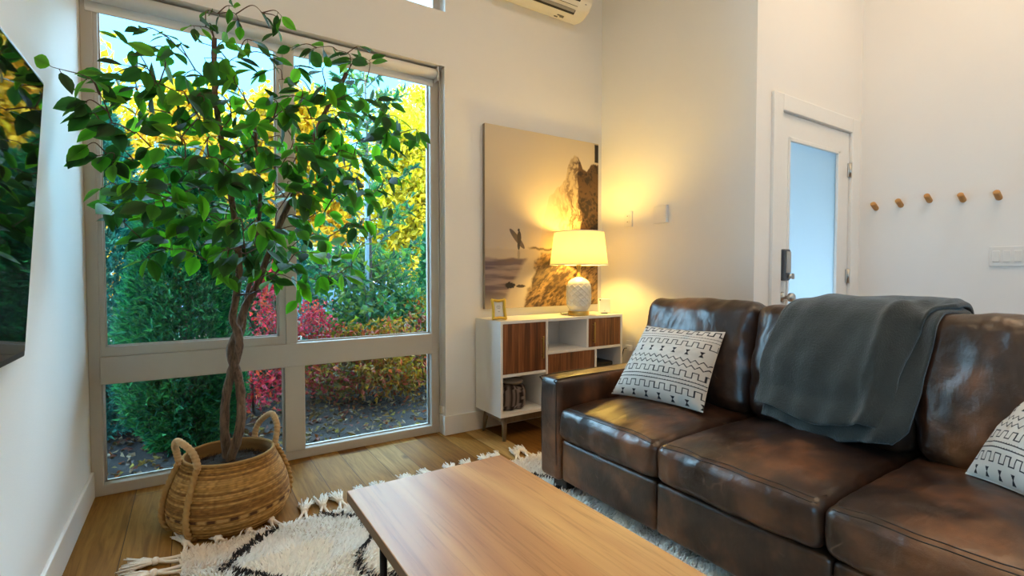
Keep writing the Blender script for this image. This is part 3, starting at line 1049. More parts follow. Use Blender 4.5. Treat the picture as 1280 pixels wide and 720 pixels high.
for k, (a, b) in enumerate(SEAT):
    bm = BM()
    def sag(w, q, h):
        # crown: front edge a little lower than the middle
        if q[2] > 0:
            w.z -= .012*max(0, (-q[0]/h[0]))**3*q[2]/h[2]
        return w
    soft_box(bm, (XF-.008, b+.001, .292), (2.30, a-.001, .452), .036, 58, (.012, .0, .034), .0075, 7, k*2.3+1, sag=sag)
    sc_ = obj('seat_cushion', bm, M_LEATHER, sf)
    WL[sc_.name] = WL[sf.name]
    bm = BM()
    tree_ = bvh_of(sc_)
    for z in (.434, .442):
        pts = []
        for q in range(41):
            y = a-.02-(a-b-.04)*q/40
            h_ = tree_.ray_cast(Vector((XF-.4, y, z+.005*(1-abs(2*q/40-1)**4))), Vector((1, 0, 0)))
            if h_[0] is not None:
                pts.append(h_[0]+Vector((-.0004, 0, 0)))
        tube(bm, pts, .0019, 6)
    obj('seam', bm, M_SEAM, sc_)
obj('back_frame', soft_box(BM(), (2.34, -.07, .085), (2.54, AY1-.002, .80), .04, 14, (.01, 0, 0), .002, 6, 9), M_LEATHER, sf)
for k, (a, b) in enumerate(((1.90, 1.275), (1.272, .672), (.668, .07))):
    bm = BM()
    lean = Matrix.Translation((2.16, 0, .46)) @ Matrix.Rotation(R(9), 4, 'Y') @ Matrix.Translation((-2.16, 0, -.46))
    def sag(w, q, h):
        # fuller in the lower middle, slimmer at the top
        w.x += .022*max(0, q[2]/h[2])*(1 if q[0] < 0 else -.6)
        return w
    soft_box(bm, (2.045, b, .455), (2.30, a, .955), .06, 54, (.045, .004, .012), .011, 5.5, k*3.7+11, M=lean, sag=sag)
    bc = obj('back_cushion', bm, M_LEATHER, sf)
    WL[bc.name] = WL[sf.name]
    SOFT.append(bc)
for x in (XF+.035, 2.44):
    for y in (1.90, 0.0):
        obj('foot', box(BM(), (x, y-.03, .0), (x+.08, y+.075, .085), .004), M_FOOT, sf)

# ------------------------------------------------------------------ throw pillows
def pattern(u, v):
    """black mud-cloth drawing on cream; v runs from the top edge down"""
    def line(d, w): return d < w
    ink = np.zeros_like(u, dtype=bool)
    lw = .0055
    def meander(v0, h, period, ph):
        t = ((u+ph)/period) % 1
        up_ = t < .5
        a = (np.abs(v-v0) < lw) & up_
        b = (np.abs(v-(v0+h)) < lw) & ~up_
        e = (np.minimum(np.abs(t-.5), np.minimum(t, 1-t))*period < lw) & (v > v0-lw) & (v < v0+h+lw)
        return a | b | e
    def zig(v0, h, period, ph):
        t = np.abs((((u+ph)/period) % 1)*2-1)
        return np.abs(v-(v0+h*t)) < lw*1.3
    def dash(v0):
        t = (u*34) % 1
        return (np.abs(v-v0) < lw*.75) | ((t < .22) & (v > v0-lw*1.6) & (v < v0+lw))
    def bows(v0, hh, ph, n=7, half=False):
        t = ((u*n+ph) % 1)-.5
        d = np.abs(v-v0)/hh
        m = (d < 1) & (np.abs(t)/n < .004+.019*d)
        return m & (v < v0) if half else m
    ink |= meander(.035, .055, .115, 0)
    ink |= dash(.135)
    ink |= dash(.175)
    ink |= meander(.215, .065, .115, .03)
    ink |= bows(.36, .034, .2)
    ink |= zig(.445, .04, .075, 0)
    ink |= zig(.515, .04, .075, .02)
    ink |= meander(.60, .065, .115, .05)
    ink |= dash(.71)
    ink |= dash(.755)
    ink |= meander(.80, .07, .115, 0)
    ink |= bows(.95, .034, .5)
    return ink
def throw_pillow(BL, BRt, TRt, TL, thick, label, flip=False):
    N = 200
    BL, BRt, TRt, TL = map(Vector, (BL, BRt, TRt, TL))
    g = np.linspace(-1, 1, N)
    a, b = np.meshgrid(g, g)
    uu, vv = (a+1)/2, (b+1)/2
    cn = [np.array(x) for x in (BL, BRt, TRt, TL)]
    # pinch the sides between the corners like a stuffed cover
    au = a*(1-.055*(1-b*b)**1)
    bv = b*(1-.055*(1-a*a)**1)
    fu, fv = (au+1)/2, (bv+1)/2
    P = ((1-fu)*(1-fv))[..., None]*cn[0]+(fu*(1-fv))[..., None]*cn[1]+(fu*fv)[..., None]*cn[2]+((1-fu)*fv)[..., None]*cn[3]
    n = np.array(((BRt-BL).cross(TL-BL)).normalized())
    if n[0] > 0: n = -n
    puff = (np.clip(1-a**2, 0, 1)**.55)*(np.clip(1-b**2, 0, 1)**.55)*thick/2
    wr = (fbm(uu*7, vv*7, 77, 3)-.5)*.012*np.clip(1-a**6, 0, 1)*np.clip(1-b**6, 0, 1)
    front = P+(puff+wr)[..., None]*n
    back = P-puff[..., None]*n
    V = np.concatenate([front.reshape(-1, 3), back.reshape(-1, 3)])
    idx = np.arange(N*N).reshape(N, N)
    f1 = np.stack([idx[:-1, :-1], idx[:-1, 1:], idx[1:, 1:], idx[1:, :-1]], -1).reshape(-1, 4)
    f2 = f1[:, ::-1]+N*N
    base = np.array(srgb(206, 196, 184))*(0.92+.16*fbm(uu*5, vv*5, 13)[..., None])
    st = sstep(.62, .74, fbm(uu*3+4, vv*3, 23))[..., None]
    base = base*(1-.16*st*np.array([1.2, .6, .2]))
    ink = pattern(uu, 1-vv)[..., None]
    colf = np.where(ink, np.array(srgb(36, 34, 40)), base)
    col = np.concatenate([colf.reshape(-1, 3), base.reshape(-1, 3)])
    # rim faces
    per = np.concatenate([idx[0, :-1], idx[:-1, -1], idx[-1, :0:-1], idx[:0:-1, 0]])
    nx = np.roll(per, -1)
    rim = np.stack([per, per+N*N, nx+N*N, nx], -1)
    o = obj_np('throw_pillow', V, np.concatenate([f1, f2, rim]), M_LINEN, None, smooth=True, col=col)
    return tag(o, label, 'pillow', 'patterned throw pillows on the sofa')
throw_pillow(at(764, 492, 0, 1.80), at(879, 516, 0, 1.885), at(907, 415, 0, 2.075), at(808, 407, 0, 1.99), .19,
             'cream throw pillow with black line pattern leaning at the sofa\'s lamp end')
BLp = at(1206, 592, 2, .485)
BRp, TLp = at(1330, 645, 2, .49), at(1304, 478, 0, 2.16)
throw_pillow(BLp, BRp, BRp+TLp-BLp, TLp, .17,
             'cream throw pillow with black line pattern cut off at the photo\'s edge')

# ------------------------------------------------------------------ blanket over the middle back cushion
BACK = bvh_of(*SOFT)
def sheet(prof, yl, yr, nS, nY, thick, seed, fold, gap=.03):
    pts = spline([(x, 0, z) for x, z in prof], 10)
    L = [0]
    for p, q in zip(pts, pts[1:]): L.append(L[-1]+(q-p).length)
    L = np.array(L)/L[-1]
    px_, pz_ = np.array([p.x for p in pts]), np.array([p.z for p in pts])
    S = np.linspace(0, 1, nS)
    X, Z = np.interp(S, L, px_), np.interp(S, L, pz_)
    dx, dz = np.gradient(X), np.gradient(Z)
    ln = np.hypot(dx, dz)
    nx, nz = -dz/ln, dx/ln
    sgn = np.where(nx*(X-2.25)+nz*(Z-.75) < 0, -1, 1)
    nx, nz = nx*sgn, nz*sgn
    w = np.linspace(0, 1, nY)
    SS, WW = np.meshgrid(S, w, indexing='ij')
    YL, YR = np.interp(S, *zip(*yl)), np.interp(S, *zip(*yr))
    YY = YL[:, None]+(YR-YL)[:, None]*WW
    off = (fbm(WW*3.2+seed, SS*3.2, seed, 4)-.45)*.028
    off += fold*np.exp(-((WW-.72-.16*SS)/.05)**2)*sstep(.35, .7, SS)-.6*fold*np.exp(-((WW-.84-.1*SS)/.045)**2)*sstep(.3, .6, SS)
    off += .006*np.sin(WW*26+SS*3)*sstep(.45, 1, SS)
    off -= .02*sstep(.06, 0, WW)+.02*sstep(.94, 1, WW)
    XX, ZZ = X[:, None]+nx[:, None]*off, Z[:, None]+nz[:, None]*off
    off = np.maximum(off, -.012)
    bt = BACK
    for i_ in range(nS):
        for j_ in range(nY):
            p_, n_ = Vector((X[i_], YY[i_, j_], Z[i_])), Vector((nx[i_], 0, nz[i_]))
            h_ = bt.ray_cast(p_+n_*.25, -n_, .5)
            if h_[0] is not None:
                lift = (h_[0]-p_).dot(n_)+gap
                off[i_, j_] = lift+max(0, off[i_, j_]) if off[i_, j_] < lift else off[i_, j_]
    for _ in range(3):
        o2 = off.copy()
        o2[1:-1, 1:-1] = np.maximum(off[1:-1, 1:-1], (off[:-2, 1:-1]+off[2:, 1:-1]+off[1:-1, :-2]+off[1:-1, 2:])/4)
        off = o2
    XX, ZZ = X[:, None]+nx[:, None]*off, Z[:, None]+nz[:, None]*off
    edge = sstep(.97, 1, SS)
    ZZ = ZZ+(-.012+.02*np.sin(WW*7+1))*edge
    Fp = np.stack([XX, YY, ZZ], -1).reshape(-1, 3)
    Bp = np.stack([XX-nx[:, None]*thick, YY, ZZ-nz[:, None]*thick], -1).reshape(-1, 3)
    idx = np.arange(nS*nY).reshape(nS, nY)
    f1 = np.stack([idx[:-1, :-1], idx[:-1, 1:], idx[1:, 1:], idx[1:, :-1]], -1).reshape(-1, 4)
    per = np.concatenate([idx[0, :-1], idx[:-1, -1], idx[-1, :0:-1], idx[:0:-1, 0]])
    nxp = np.roll(per, -1)
    M_ = nS*nY
    return np.concatenate([Fp, Bp]), np.concatenate([f1, f1[:, ::-1]+M_, np.stack([per, per+M_, nxp+M_, nxp], -1)])
bk = thing('throw_blanket', (2.2, .9, .48), 'charcoal fleece blanket draped over the sofa\'s middle back cushion', 'blanket')
V, Fq = sheet([(2.50, .74), (2.485, .90), (2.42, .985), (2.32, 1.005), (2.22, .985), (2.125, .91), (2.065, .80), (2.02, .69), (1.985, .605), (1.965, .56)],
              [(0, 1.05), (.3, 1.06), (.45, 1.085), (.6, 1.125), (.8, 1.175), (1, 1.185)], [(0, .615), (.35, .60), (.45, .605), (.6, .665), (.8, .70), (.94, .705), (1, .73)], 70, 60, .018, 3.0, .03, .042)
o = obj_np('outer_fold', V, Fq, M_BLANKET, bk, smooth=True)
md = o.modifiers.new('smooth', 'SUBSURF'); md.levels = md.render_levels = 1
V, Fq = sheet([(2.47, .74), (2.455, .89), (2.40, .962), (2.32, .975), (2.23, .96), (2.145, .90), (2.09, .80), (2.045, .69), (2.01, .60), (1.99, .545), (1.985, .505)],
              [(0, 1.03), (.4, 1.06), (.8, 1.14), (1, 1.16)], [(0, .61), (.35, .60), (.6, .625), (.8, .645), (.93, .66), (1, .70)], 70, 60, .016, 8.0, .012, .018)
o = obj_np('inner_fold', V, Fq, M_BLANKET, bk, smooth=True)

# ------------------------------------------------------------------ coffee table
ct = thing('coffee_table', (.65, 1.0, 0), 'low coffee table with rustic oak top and black metal legs', 'table')
TX0, TX1, TY0, TY1, TZ = .386, .932, .38, 1.508, .443
bm = BM()
box(bm, (TX0, TY0, TZ-.032), (TX1, TY1, TZ), .0015, 1)
for f in bm.faces:
    f.material_index = 0 if f.calc_center_median().z > TZ-.004 else 1
obj('tabletop', bm, [M_TABLE, M_TABLE_EDGE], ct)
for x in (TX0+.02, TX1-.02):
    for y in (TY0+.2, TY1-.275):
        obj('leg', tube(BM(), [(x, y, 0.012), (x, y, TZ-.032)], .0095, 14), M_BLACK, ct)
for y in (TY0+.2, TY1-.275):
    bm = BM()
    box(bm, (TX0+.011, y-.0095, TZ-.05), (TX1-.011, y+.0095, TZ-.0325), .002)
    obj('cross_bar', bm, M_BLACK, ct)
for x in (TX0+.03, TX1-.03):
    obj('side_rail', box(BM(), (x-.008, TY0+.2, TZ-.048), (x+.008, TY1-.275, TZ-.0325), .002), M_BLACK, ct)

# ------------------------------------------------------------------ rug
RX0, RX1, RY0, RY1 = -.045, 2.25, .25, 2.33
rug = thing('shag_rug', (1.0, 1.3, 0), 'cream shag rug with charcoal diamond lines and knotted tassels', 'rug')
def rugy(x): return RY1-.045+.05*x   # far edge, slightly askew
bm = BM()
prism(bm, [(RX0, RY0), (RX1, RY0), (RX1, rugy(RX1)), (RX0, rugy(RX0))], 2, .001, .014, .003)
obj('backing', bm, M_RUGBACK, rug)
LINES = [[(.36, 2.36), (.261, 2.251), (.09, 2.078), (.171, 1.939), (.30, 1.80), (.10, 1.60), (.28, 1.42), (.09, 1.22), (.28, 1.0)],
         [(.40, 2.36), (.526, 2.259), (.613, 2.177), (.608, 1.988), (.499, 1.842), (.509, 1.765), (.62, 1.66), (.76, 1.55)],
         [(.613, 2.177), (.80, 2.02), (1.0, 2.2), (1.2, 2.34)], [(1.2, 2.34), (1.4, 2.2), (1.6, 2.02), (1.45, 1.85), (1.3, 1.7), (1.45, 1.5), (1.3, 1.3), (1.45, 1.1), (1.3, .9), (1.45, .7)]]
sp = .0088
gx, gy = np.meshgrid(np.arange(RX0+.004, 1.85, sp), np.arange(.45, RY1+.1, sp))
gx, gy = gx.ravel(), gy.ravel()
gx = gx+rng.uniform(-.4, .4, gx.size)*sp
gy = gy+rng.uniform(-.4, .4, gy.size)*sp
keep = gy < rugy(gx)-.002
gx, gy = gx[keep], gy[keep]
N = gx.size
dmin = np.full(N, 9.0)
wx, wy = gx+(fbm(gx*9, gy*9, 2, 3)-.5)*.05, gy+(fbm(gx*9+7, gy*9, 4, 3)-.5)*.05
for ln in LINES:
    for (x0, y0), (x1, y1) in zip(ln, ln[1:]):
        dx, dy = x1-x0, y1-y0
        t = np.clip(((wx-x0)*dx+(wy-y0)*dy)/(dx*dx+dy*dy), 0, 1)
        dmin = np.minimum(dmin, np.hypot(wx-x0-t*dx, wy-y0-t*dy))
dark = dmin < .017
hl = rng.uniform(.016, .028, N)*(.85+.5*fbm(gx*6, gy*6, 8, 2))
hl = np.where(dark, hl*.9, hl)
ang = 2*PI*fbm(gx*5, gy*5, 15, 3)*2+rng.normal(0, .7, N)
ln_ = rng.uniform(.012, .026, N)
lx_, ly_ = np.cos(ang)*ln_, np.sin(ang)*ln_-.006
w = rng.uniform(.0028, .0046, N)
sx, sy = -np.sin(ang)*w, np.cos(ang)*w
zb = np.full(N, .012)
V = np.stack([np.stack([gx-sx, gy-sy, zb], -1), np.stack([gx+sx, gy+sy, zb], -1),
              np.stack([gx+sx*.9+lx_*.5, gy+sy*.9+ly_*.5, zb+hl*.75], -1), np.stack([gx-sx*.9+lx_*.5, gy-sy*.9+ly_*.5, zb+hl*.75], -1),
              np.stack([gx+lx_, gy+ly_, zb+hl], -1)], 1).reshape(-1, 3)
b5 = np.arange(N)*5
quads = np.stack([b5, b5+1, b5+2, b5+3], -1)
tris = np.stack([b5+3, b5+2, b5+4], -1)
cw = np.array(srgb(252, 246, 238))*rng.uniform(.9, 1.06, (N, 1))*np.array([1, 1, 1])
cw = np.where((fbm(gx*3, gy*3, 31, 3) > .58)[:, None], cw*np.array([1, .96, .9]), cw)
cw = np.where(dark[:, None], np.array(srgb(58, 56, 58))*rng.uniform(.6, 1.3, (N, 1)), cw)
o = obj_np('pile', V, list(map(tuple, quads))+list(map(tuple, tris)), M_WOOL, rug, smooth=True, col=np.repeat(np.clip(cw, 0, 1), 5, 0))
o['kind'] = 'stuff'
def tassel(x, y, ang, L=.15):
    L *= 1.55
    bm = BM()
    d = Vector((math.cos(ang), math.sin(ang), 0))
    sd = Vector((-d.y, d.x, 0))
    p0 = Vector((x, y, .012))
    for s in (-.012, .012):
        tube(bm, spline([p0+sd*s*1.6, p0+d*L*.22+sd*s, p0+d*L*.42+sd*s*.3+Vector((0, 0, .006))], 4), .0065, 8, ridge=(.02, .002, 2))
    k = p0+d*L*.47+Vector((0, 0, .006))
    bmesh.ops.create_uvsphere(bm, u_segments=10, v_segments=7, radius=1, matrix=Matrix.Translation(k) @ Matrix.Rotation(ang, 4, 'Z') @ Matrix.Diagonal((.015, .017, .014, 1)))
    for q in range(44):
        a = random.uniform(-1, 1)
        e = k+d*L*random.uniform(.38, .62)+sd*a*.036
        e.z = random.uniform(.003, .032)
        m = k+d*L*.22+sd*a*.022+Vector((0, 0, random.uniform(-.006, .01)))
        tube(bm, [k+sd*a*.008, m, e], [.0046, .0044, .002], 5)
    for f in bm.faces: f.smooth = True
    obj('tassel', bm, M_TASSEL, rug)
x = RX0+.03
while x < 1.75:
    tassel(x, rugy(x)-.004, R(90)+random.uniform(-.45, .35) if x > .2 else R(105)+random.uniform(-.2, .2), .115 if x > .25 or x < .0 else .06)
    x += random.uniform(.09, .115)
for y in (2.25, 2.17, 2.08):
    tassel(RX0+.004, y, R(180)+random.uniform(-.35, .2), .12)

# ------------------------------------------------------------------ basket
BC = Vector((.137, 2.545, 0))
bs = thing('woven_basket', BC, 'round woven seagrass basket with rope handles holding the indoor tree', 'basket')
prof = spline([(.13, 0, 0), (.196, 0, .004), (.224, 0, .026), (.241, 0, .065), (.243, 0, .108), (.234, 0, .16), (.215, 0, .215), (.192, 0, .265), (.180, 0, .297)], 26)
rows = len(prof)
seg = 128
V, Cc = [], []
rr_ = np.random.default_rng(3)
Ls = 0
z_rows = np.array([p.z for p in prof])
pal = [srgb(146, 106, 54), srgb(176, 134, 74), srgb(112, 76, 38), srgb(188, 148, 88), srgb(92, 62, 34)]
rowc = {}
for i, p in enumerate(prof):
    if i: Ls += (prof[i]-prof[i-1]).length
    for k in range(seg):
        a = 2*PI*k/seg
        ph = Ls/.0088
        r = p.x+.0048*abs(math.sin(ph*PI))-.0028+.0006*math.sin(a*40+int(ph)*1.3)
        V.append((BC.x+r*math.cos(a), BC.y+r*math.sin(a), p.z))
        rk_ = int(ph)
        if rk_ not in rowc: rowc[rk_] = np.array(pal[int(rr_.integers(0, 5))])*.5+np.array(pal[0])*.5
        cc = rowc[rk_]*(.75+.85*float(vnoise(np.array(a*22.0+rk_*5), np.array(rk_*1.0), 4)))*(.7+.3*min(1, 1.6*abs(math.sin(ph*PI))))  # grooves darkened in the colour, shade between coils painted in
        if .085 < p.z < .098: cc = np.array(srgb(190, 150, 90)) if int(a*24/ (2*PI)*1.7) % 2 else np.array(srgb(84, 56, 34))
        Cc.append(cc)
inner = [(.172, .297), (.168, .27), (.170, .24), (.15, .235), (.001, .235)]
for r, z in inner:
    for k in range(seg):
        a = 2*PI*k/seg
        V.append((BC.x+r*math.cos(a), BC.y+r*math.sin(a), z))
        Cc.append(np.array(srgb(120, 88, 50)))
nr = rows+len(inner)
Fq = [(i*seg+k, i*seg+(k+1) % seg, (i+1)*seg+(k+1) % seg, (i+1)*seg+k) for i in range(nr-1) for k in range(seg)]
Fq.append(tuple(range(seg))[::-1])
obj_np('body', V, Fq, M_JUTE, bs, smooth=True, col=np.array(Cc))
bm = BM()
tube(bm, [(BC.x+.177*math.cos(2*PI*k/60), BC.y+.177*math.sin(2*PI*k/60), .298) for k in range(61)], .006, 8, ridge=(.02, .0012, 2))
obj('rim', bm, M_ROPE, bs)
def bpt(a, r, z): return Vector((BC.x+r*math.cos(a), BC.y+r*math.sin(a), z))
for a0, a1 in ((R(186), R(229)), (R(6), R(52))):
    am = (a0+a1)/2
    lo = []
    top = .405 if a0 > 2 else .415
    pts = [bpt(a0, .188, .285), bpt(a0, .196, .33), bpt(a0+.12*(a1-a0), .205, .375), bpt(am, .212, top), bpt(a1-.12*(a1-a0), .205, .375), bpt(a1, .196, .33), bpt(a1, .188, .285)]
    bm = BM()
    tube(bm, spline(pts, 22), .0135, 14, ridge=(.016, .0026, 1))
    hn = obj('handle', bm, M_ROPEL, bs)
    for a in (a0, a1):
        bm = BM()
        tube(bm, spline([bpt(a, .187, .30), bpt(a, .205, .262), bpt(a, .226, .215), bpt(a, .245, .16), bpt(a, .254, .108), bpt(a, .252, .065), bpt(a, .236, .028), bpt(a, .205, .010)], 16), .0115, 14, ridge=(.045, .006, 2))
        obj('strap', bm, M_ROPE, bs)
# soil / moss
bm = BM()
lathe(bm, [(.001, .262), (.04, .262), (.08, .258), (.12, .252), (.155, .246), (.166, .24), (.160, .237), (.001, .236)], tuple(BC), 40, fn=lambda a, z, r: 0)
for vtx in bm.verts:
    if vtx.co.z > .243:
        vtx.co.z += .012*noise.noise(vtx.co*30)

# ------------------------------------------------------------------ indoor tree
TY = BC.y
tree = thing('ficus_tree', (BC.x, BC.y, .236), 'tall leafy green indoor ficus tree with braided trunk in the basket', 'tree')
obj('moss', bm, M_SOIL, tree, smooth=True)
V, Fq, = [], []
for k in range(2600):     # loose moss strands
    a, r = random.uniform(0, 2*PI), .158*math.sqrt(random.random())
    p = bpt(a, r, .25)
    d = Vector((random.uniform(-1, 1), random.uniform(-1, 1), random.uniform(.1, .9))).normalized()*random.uniform(.008, .022)
    s = Vector((-d.y, d.x, 0)).normalized()*.0012
    n = len(V)
    V += [p-s, p+s, p+d]
    Fq.append((n, n+1, n+2))
obj_np('moss_strands', [tuple(x) for x in V], Fq, M_SOIL, tree)['kind'] = 'stuff'
def T2(x, y, dy=0.0): return at(x, y, 1, TY+dy)
def stem(name, pts, r0, r1, seg=12, n=10, mat=None, knots=.12):
    q = spline([T2(*p) for p in pts], n)
    m = len(q)
    rr = [(r0+(r1-r0)*i/(m-1))*(1+knots*noise.noise(Vector((q[i].z*22, q[i].x*22, r0*99)))) for i in range(m)]
    bm = BM()
    tube(bm, q, rr, seg)
    for vv in bm.verts:
        vv.co += Vector((noise.noise(vv.co*60), noise.noise(vv.co*60+Vector((7, 0, 0))), 0))*.0025
    o = obj(name, bm, mat or M_BARK, tree)
    return q
STEMS = []
base = T2(285, 572)
STEMS.append(stem('trunk', [(284, 585, .0), (300, 535, -.03), (301, 495, -.03), (297, 468, -.01), (288, 440, .015), (296, 415, .02), (306, 385, .03), (322, 355, .04), (331, 330, .05), (350, 280, .05), (366, 245, .04), (384, 195, .02), (404, 145, .0), (433, 92, 0)], .021, .010))
STEMS.append(stem('trunk', [(286, 585, .02), (281, 540, .03), (282, 500, .02), (289, 466, .015), (298, 440, -.015), (298, 418, -.02), (291, 398, -.01), (296, 365, .0), (299, 330, .0), (294, 280, .0), (287, 235, -.01), (276, 170, -.02), (268, 110, -.02), (268, 48, -.02)], .020, .010))
STEMS.append(stem('trunk', [(292, 436, .03), (303, 412, .05), (308, 375, .07), (314, 345, .07), (321, 300, .07), (325, 250, .08), (321, 190, .08), (318, 135, .08)], .012, .007))
bm = BM()
for (x0, y0), (x1, y1) in (((297, 368), (312, 367)), ((312, 368), (326, 362))):
    tube(bm, [T2(x0, y0, -.025), T2(x1, y1, -.0)], .0035, 6)
for x, y in ((299, 368), (321, 364)):
    c_ = T2(x, y, .0 if x < 310 else .035)
    tube(bm, [c_+Vector((.020*math.cos(2*PI*k/14), .020*math.sin(2*PI*k/14), .004*math.sin(2*PI*k/14))) for k in range(15)], .003, 6)
obj('plant_tie', bm, M_BLACKP, tree)

# twigs: measured ends of the outer branches, then a scatter inside the crown's outline
ENDS = [(66, 84, -.40), (104, 130, -.2), (112, 145, -.15), (128, 160, -.2), (108, 182, -.15), (122, 195, -.1), (152, 50, -.05), (146, 100, 0), (132, 92, .05), (178, 36, 0), (205, 42, .05), (170, 65, .1),
        (128, 262, -.1), (145, 258, .05), (180, 325, -.1), (172, 300, .05), (196, 300, -.1), (262, 330, -.15), (245, 318, .1), (280, 345, -.1), (322, 338, -.15), (345, 345, .05),
        (292, 8, -.05), (275, 18, .05), (330, 18, .0), (352, 20, .0), (345, 40, .05), (300, 30, .1), (240, 32, .05), (262, 30, -.1), (392, 60, .05), (448, 58, 0), (462, 75, .05), (418, 62, 0), (438, 72, -.1),
        (470, 110, .05), (485, 128, .0), (500, 150, .05), (522, 168, .0), (512, 178, .1), (495, 188, .05), (485, 205, .1), (498, 222, .05), (478, 235, .1), (466, 252, .0), (490, 258, .1), (452, 285, .05), (462, 300, .0), (440, 278, .1),
        (425, 320, .05), (440, 335, .05), (412, 350, .05), (430, 345, -.05), (382, 335, 0), (395, 350, .1), (378, 355, .05), (410, 300, .05), (372, 375, .0), (340, 350, -.1)]
CROWN = [(110, 130), (145, 75), (175, 40), (225, 35), (265, 20), (330, 45), (400, 72), (455, 70), (465, 110), (490, 150), (505, 170), (490, 250), (465, 290), (440, 320), (410, 330), (375, 325), (345, 345), (322, 330), (270, 335), (240, 312), (190, 318), (165, 285), (130, 262), (125, 215), (112, 180)]
def inside(x, y, P):
    r = False
    j = len(P)-1
    for i in range(len(P)):
        if (P[i][1] > y) != (P[j][1] > y) and x < (P[j][0]-P[i][0])*(y-P[i][1])/(P[j][1]-P[i][1])+P[i][0]:
            r = not r
        j = i
    return r
rs = random.Random(5)
cnt = 0
tries = 0
while cnt < 250 and tries < 20000:
    tries += 1
    x, y = rs.uniform(100, 530), rs.uniform(15, 360)
    if not inside(x, y, CROWN): continue
    dens = .95
    if y < 115: dens = .65
    if 205 < x < 345 and 120 < y < 330: dens = 1.2
    if x > 380 and y > 250: dens = .7
    if x < 180 and y > 200: dens = .6
    if x < 250 and 120 < y < 210: dens = .9
    if rs.random() > dens/1.2: continue
    if any((x-e[0])**2+(y-e[1])**2 < (15 if dens > .9 else 20)**2 for e in ENDS): continue
    k = 1-((x-300)/260)**2
    ENDS.append((x, y, rs.uniform(-.42, .26)*max(.3, k)))
    cnt += 1
lv, lf, lc = [], [], []
GREENS = [srgb(38, 74, 34), srgb(46, 92, 36), srgb(30, 60, 34), srgb(58, 112, 36), srgb(92, 146, 40), srgb(44, 80, 44), srgb(70, 124, 34)]
def leaf(p, d, nrm, L, W, colr):
    d = d.normalized()
    s = d.cross(nrm)
    if s.length < 1e-4: s = d.cross(Vector((1, 0, 0)))
    s.normalize()
    nrm = s.cross(d).normalized()
    if nrm.z < 0: nrm = -nrm
    n = len(lv)
    fold, curl = rs.uniform(.08, .3), rs.uniform(.02, .18)
    T = (0, .14, .34, .56, .76, .9, 1)
    Wd = (.0, .62, .98, .95, .62, .26, 0)
    for t, wd in zip(T, Wd):
        c_ = p+d*L*t-nrm*L*curl*t*t
        h = wd*W/2
        lv.append(c_+s*h+nrm*h*fold)
        lv.append(c_)
        lv.append(c_-s*h+nrm*h*fold)
    for i in range(6):
        a = n+i*3
        lf.append((a, a+1, a+4, a+3))
        lf.append((a+1, a+2, a+5, a+4))
    for i in range(7):
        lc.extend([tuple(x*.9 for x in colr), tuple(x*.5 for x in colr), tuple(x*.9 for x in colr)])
tw = BM()
allstem = [p for s in STEMS for p in s[len(s)//3:]]
nodes = list(allstem)
ENDS_S = sorted(range(len(ENDS)), key=lambda i: min((T2(*ENDS[i])-q).length for q in allstem))
for i in ENDS_S:
    e = T2(*ENDS[i])
    # join the closest point of what has grown so far that lies lower or about level
    best, bd = None, 1e9
    for q in nodes:
        d = (q-e).length
        if d < .07: d += .3
        d += max(0, q.z-e.z)*1.2
        if d < bd: bd, best = d, q
    a = best
    mid = (a+e)/2+Vector((rs.uniform(-.03, .03), rs.uniform(-.03, .03), .02+.10*(e-a).length*rs.random()))
    pts = spline([a, mid, e], 6)
    Lt = (e-a).length
    r0 = .0042 if Lt > .2 else .0028
    tube(tw, pts, [r0+(.0011-r0)*k/(len(pts)-1) for k in range(len(pts))], 6)
    nodes += pts[3:-1:2]
    outd = (e-mid).normalized()
    m = 3 if ENDS[i][1] < 60 else rs.choice((3, 4, 4, 5))
    for k in range(m):
        f = 1 if k == 0 else rs.uniform(.45, .98)
        j = f*(len(pts)-1)
        q = pts[int(j)].lerp(pts[min(len(pts)-1, int(j)+1)], j-int(j))
        az = rs.uniform(0, 2*PI)
        d = outd*.8+Vector((math.cos(az), math.sin(az)*.8, rs.uniform(-1.1, .12)))
        d.normalize()
        pet = q+d*.012
        tube(tw, [q, pet], .0011, 5)
        nr = Vector((rs.uniform(-.9, .9), -rs.uniform(.0, 1.0), rs.uniform(.15, 1)))
        L = rs.uniform(.072, .104)*(.75 if ENDS[i][1] < 60 else 1)
        leaf(pet, d, nr, L, L*rs.uniform(.5, .64), rs.choice(GREENS))
obj('twigs', tw, M_TWIG, tree)
for x in lv:
    x.x = max(x.x, LX+.012+.1*max(0, .1-(x.x-LX)-.012)*0)
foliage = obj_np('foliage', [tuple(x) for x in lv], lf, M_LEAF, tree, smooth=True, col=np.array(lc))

# ------------------------------------------------------------------ garden
def m_ground():
    t = NT('leaf_litter_soil')
    v = t.coord()
    vo = t.n('ShaderNodeTexVoronoi', Scale=28)
    t.l(v, vo.inputs['Vector'])
    c = t.ramp(t.noise(v, 22, 6, .75), [(.3, (.004, .0022, .0016)), (.55, (.014, .007, .004)), (.72, (.04, .019, .009))])
    t.base(c)
    t.bump(t.noise(v, 30, 6, .8), 1, .05)
    return t.set(Roughness=.95)
M_GROUND = m_ground()
structure('ground', box(BM(), (-25, WY+.21, -.4), (40, 60, -.06)), M_GROUND)
structure('terrace', box(BM(), (-12, -14, -.4), (LX-T-.01, WY+.2, -.06)), plain('terrace_concrete', (.3, .29, .27), .9))
def m_road():
    return plain('pale_asphalt', (.10, .075, .06), .9, var=.12, vs=8)
structure('road', box(BM(), (-25, 8.6, -.06), (40, 15.5, -.03)), m_road())

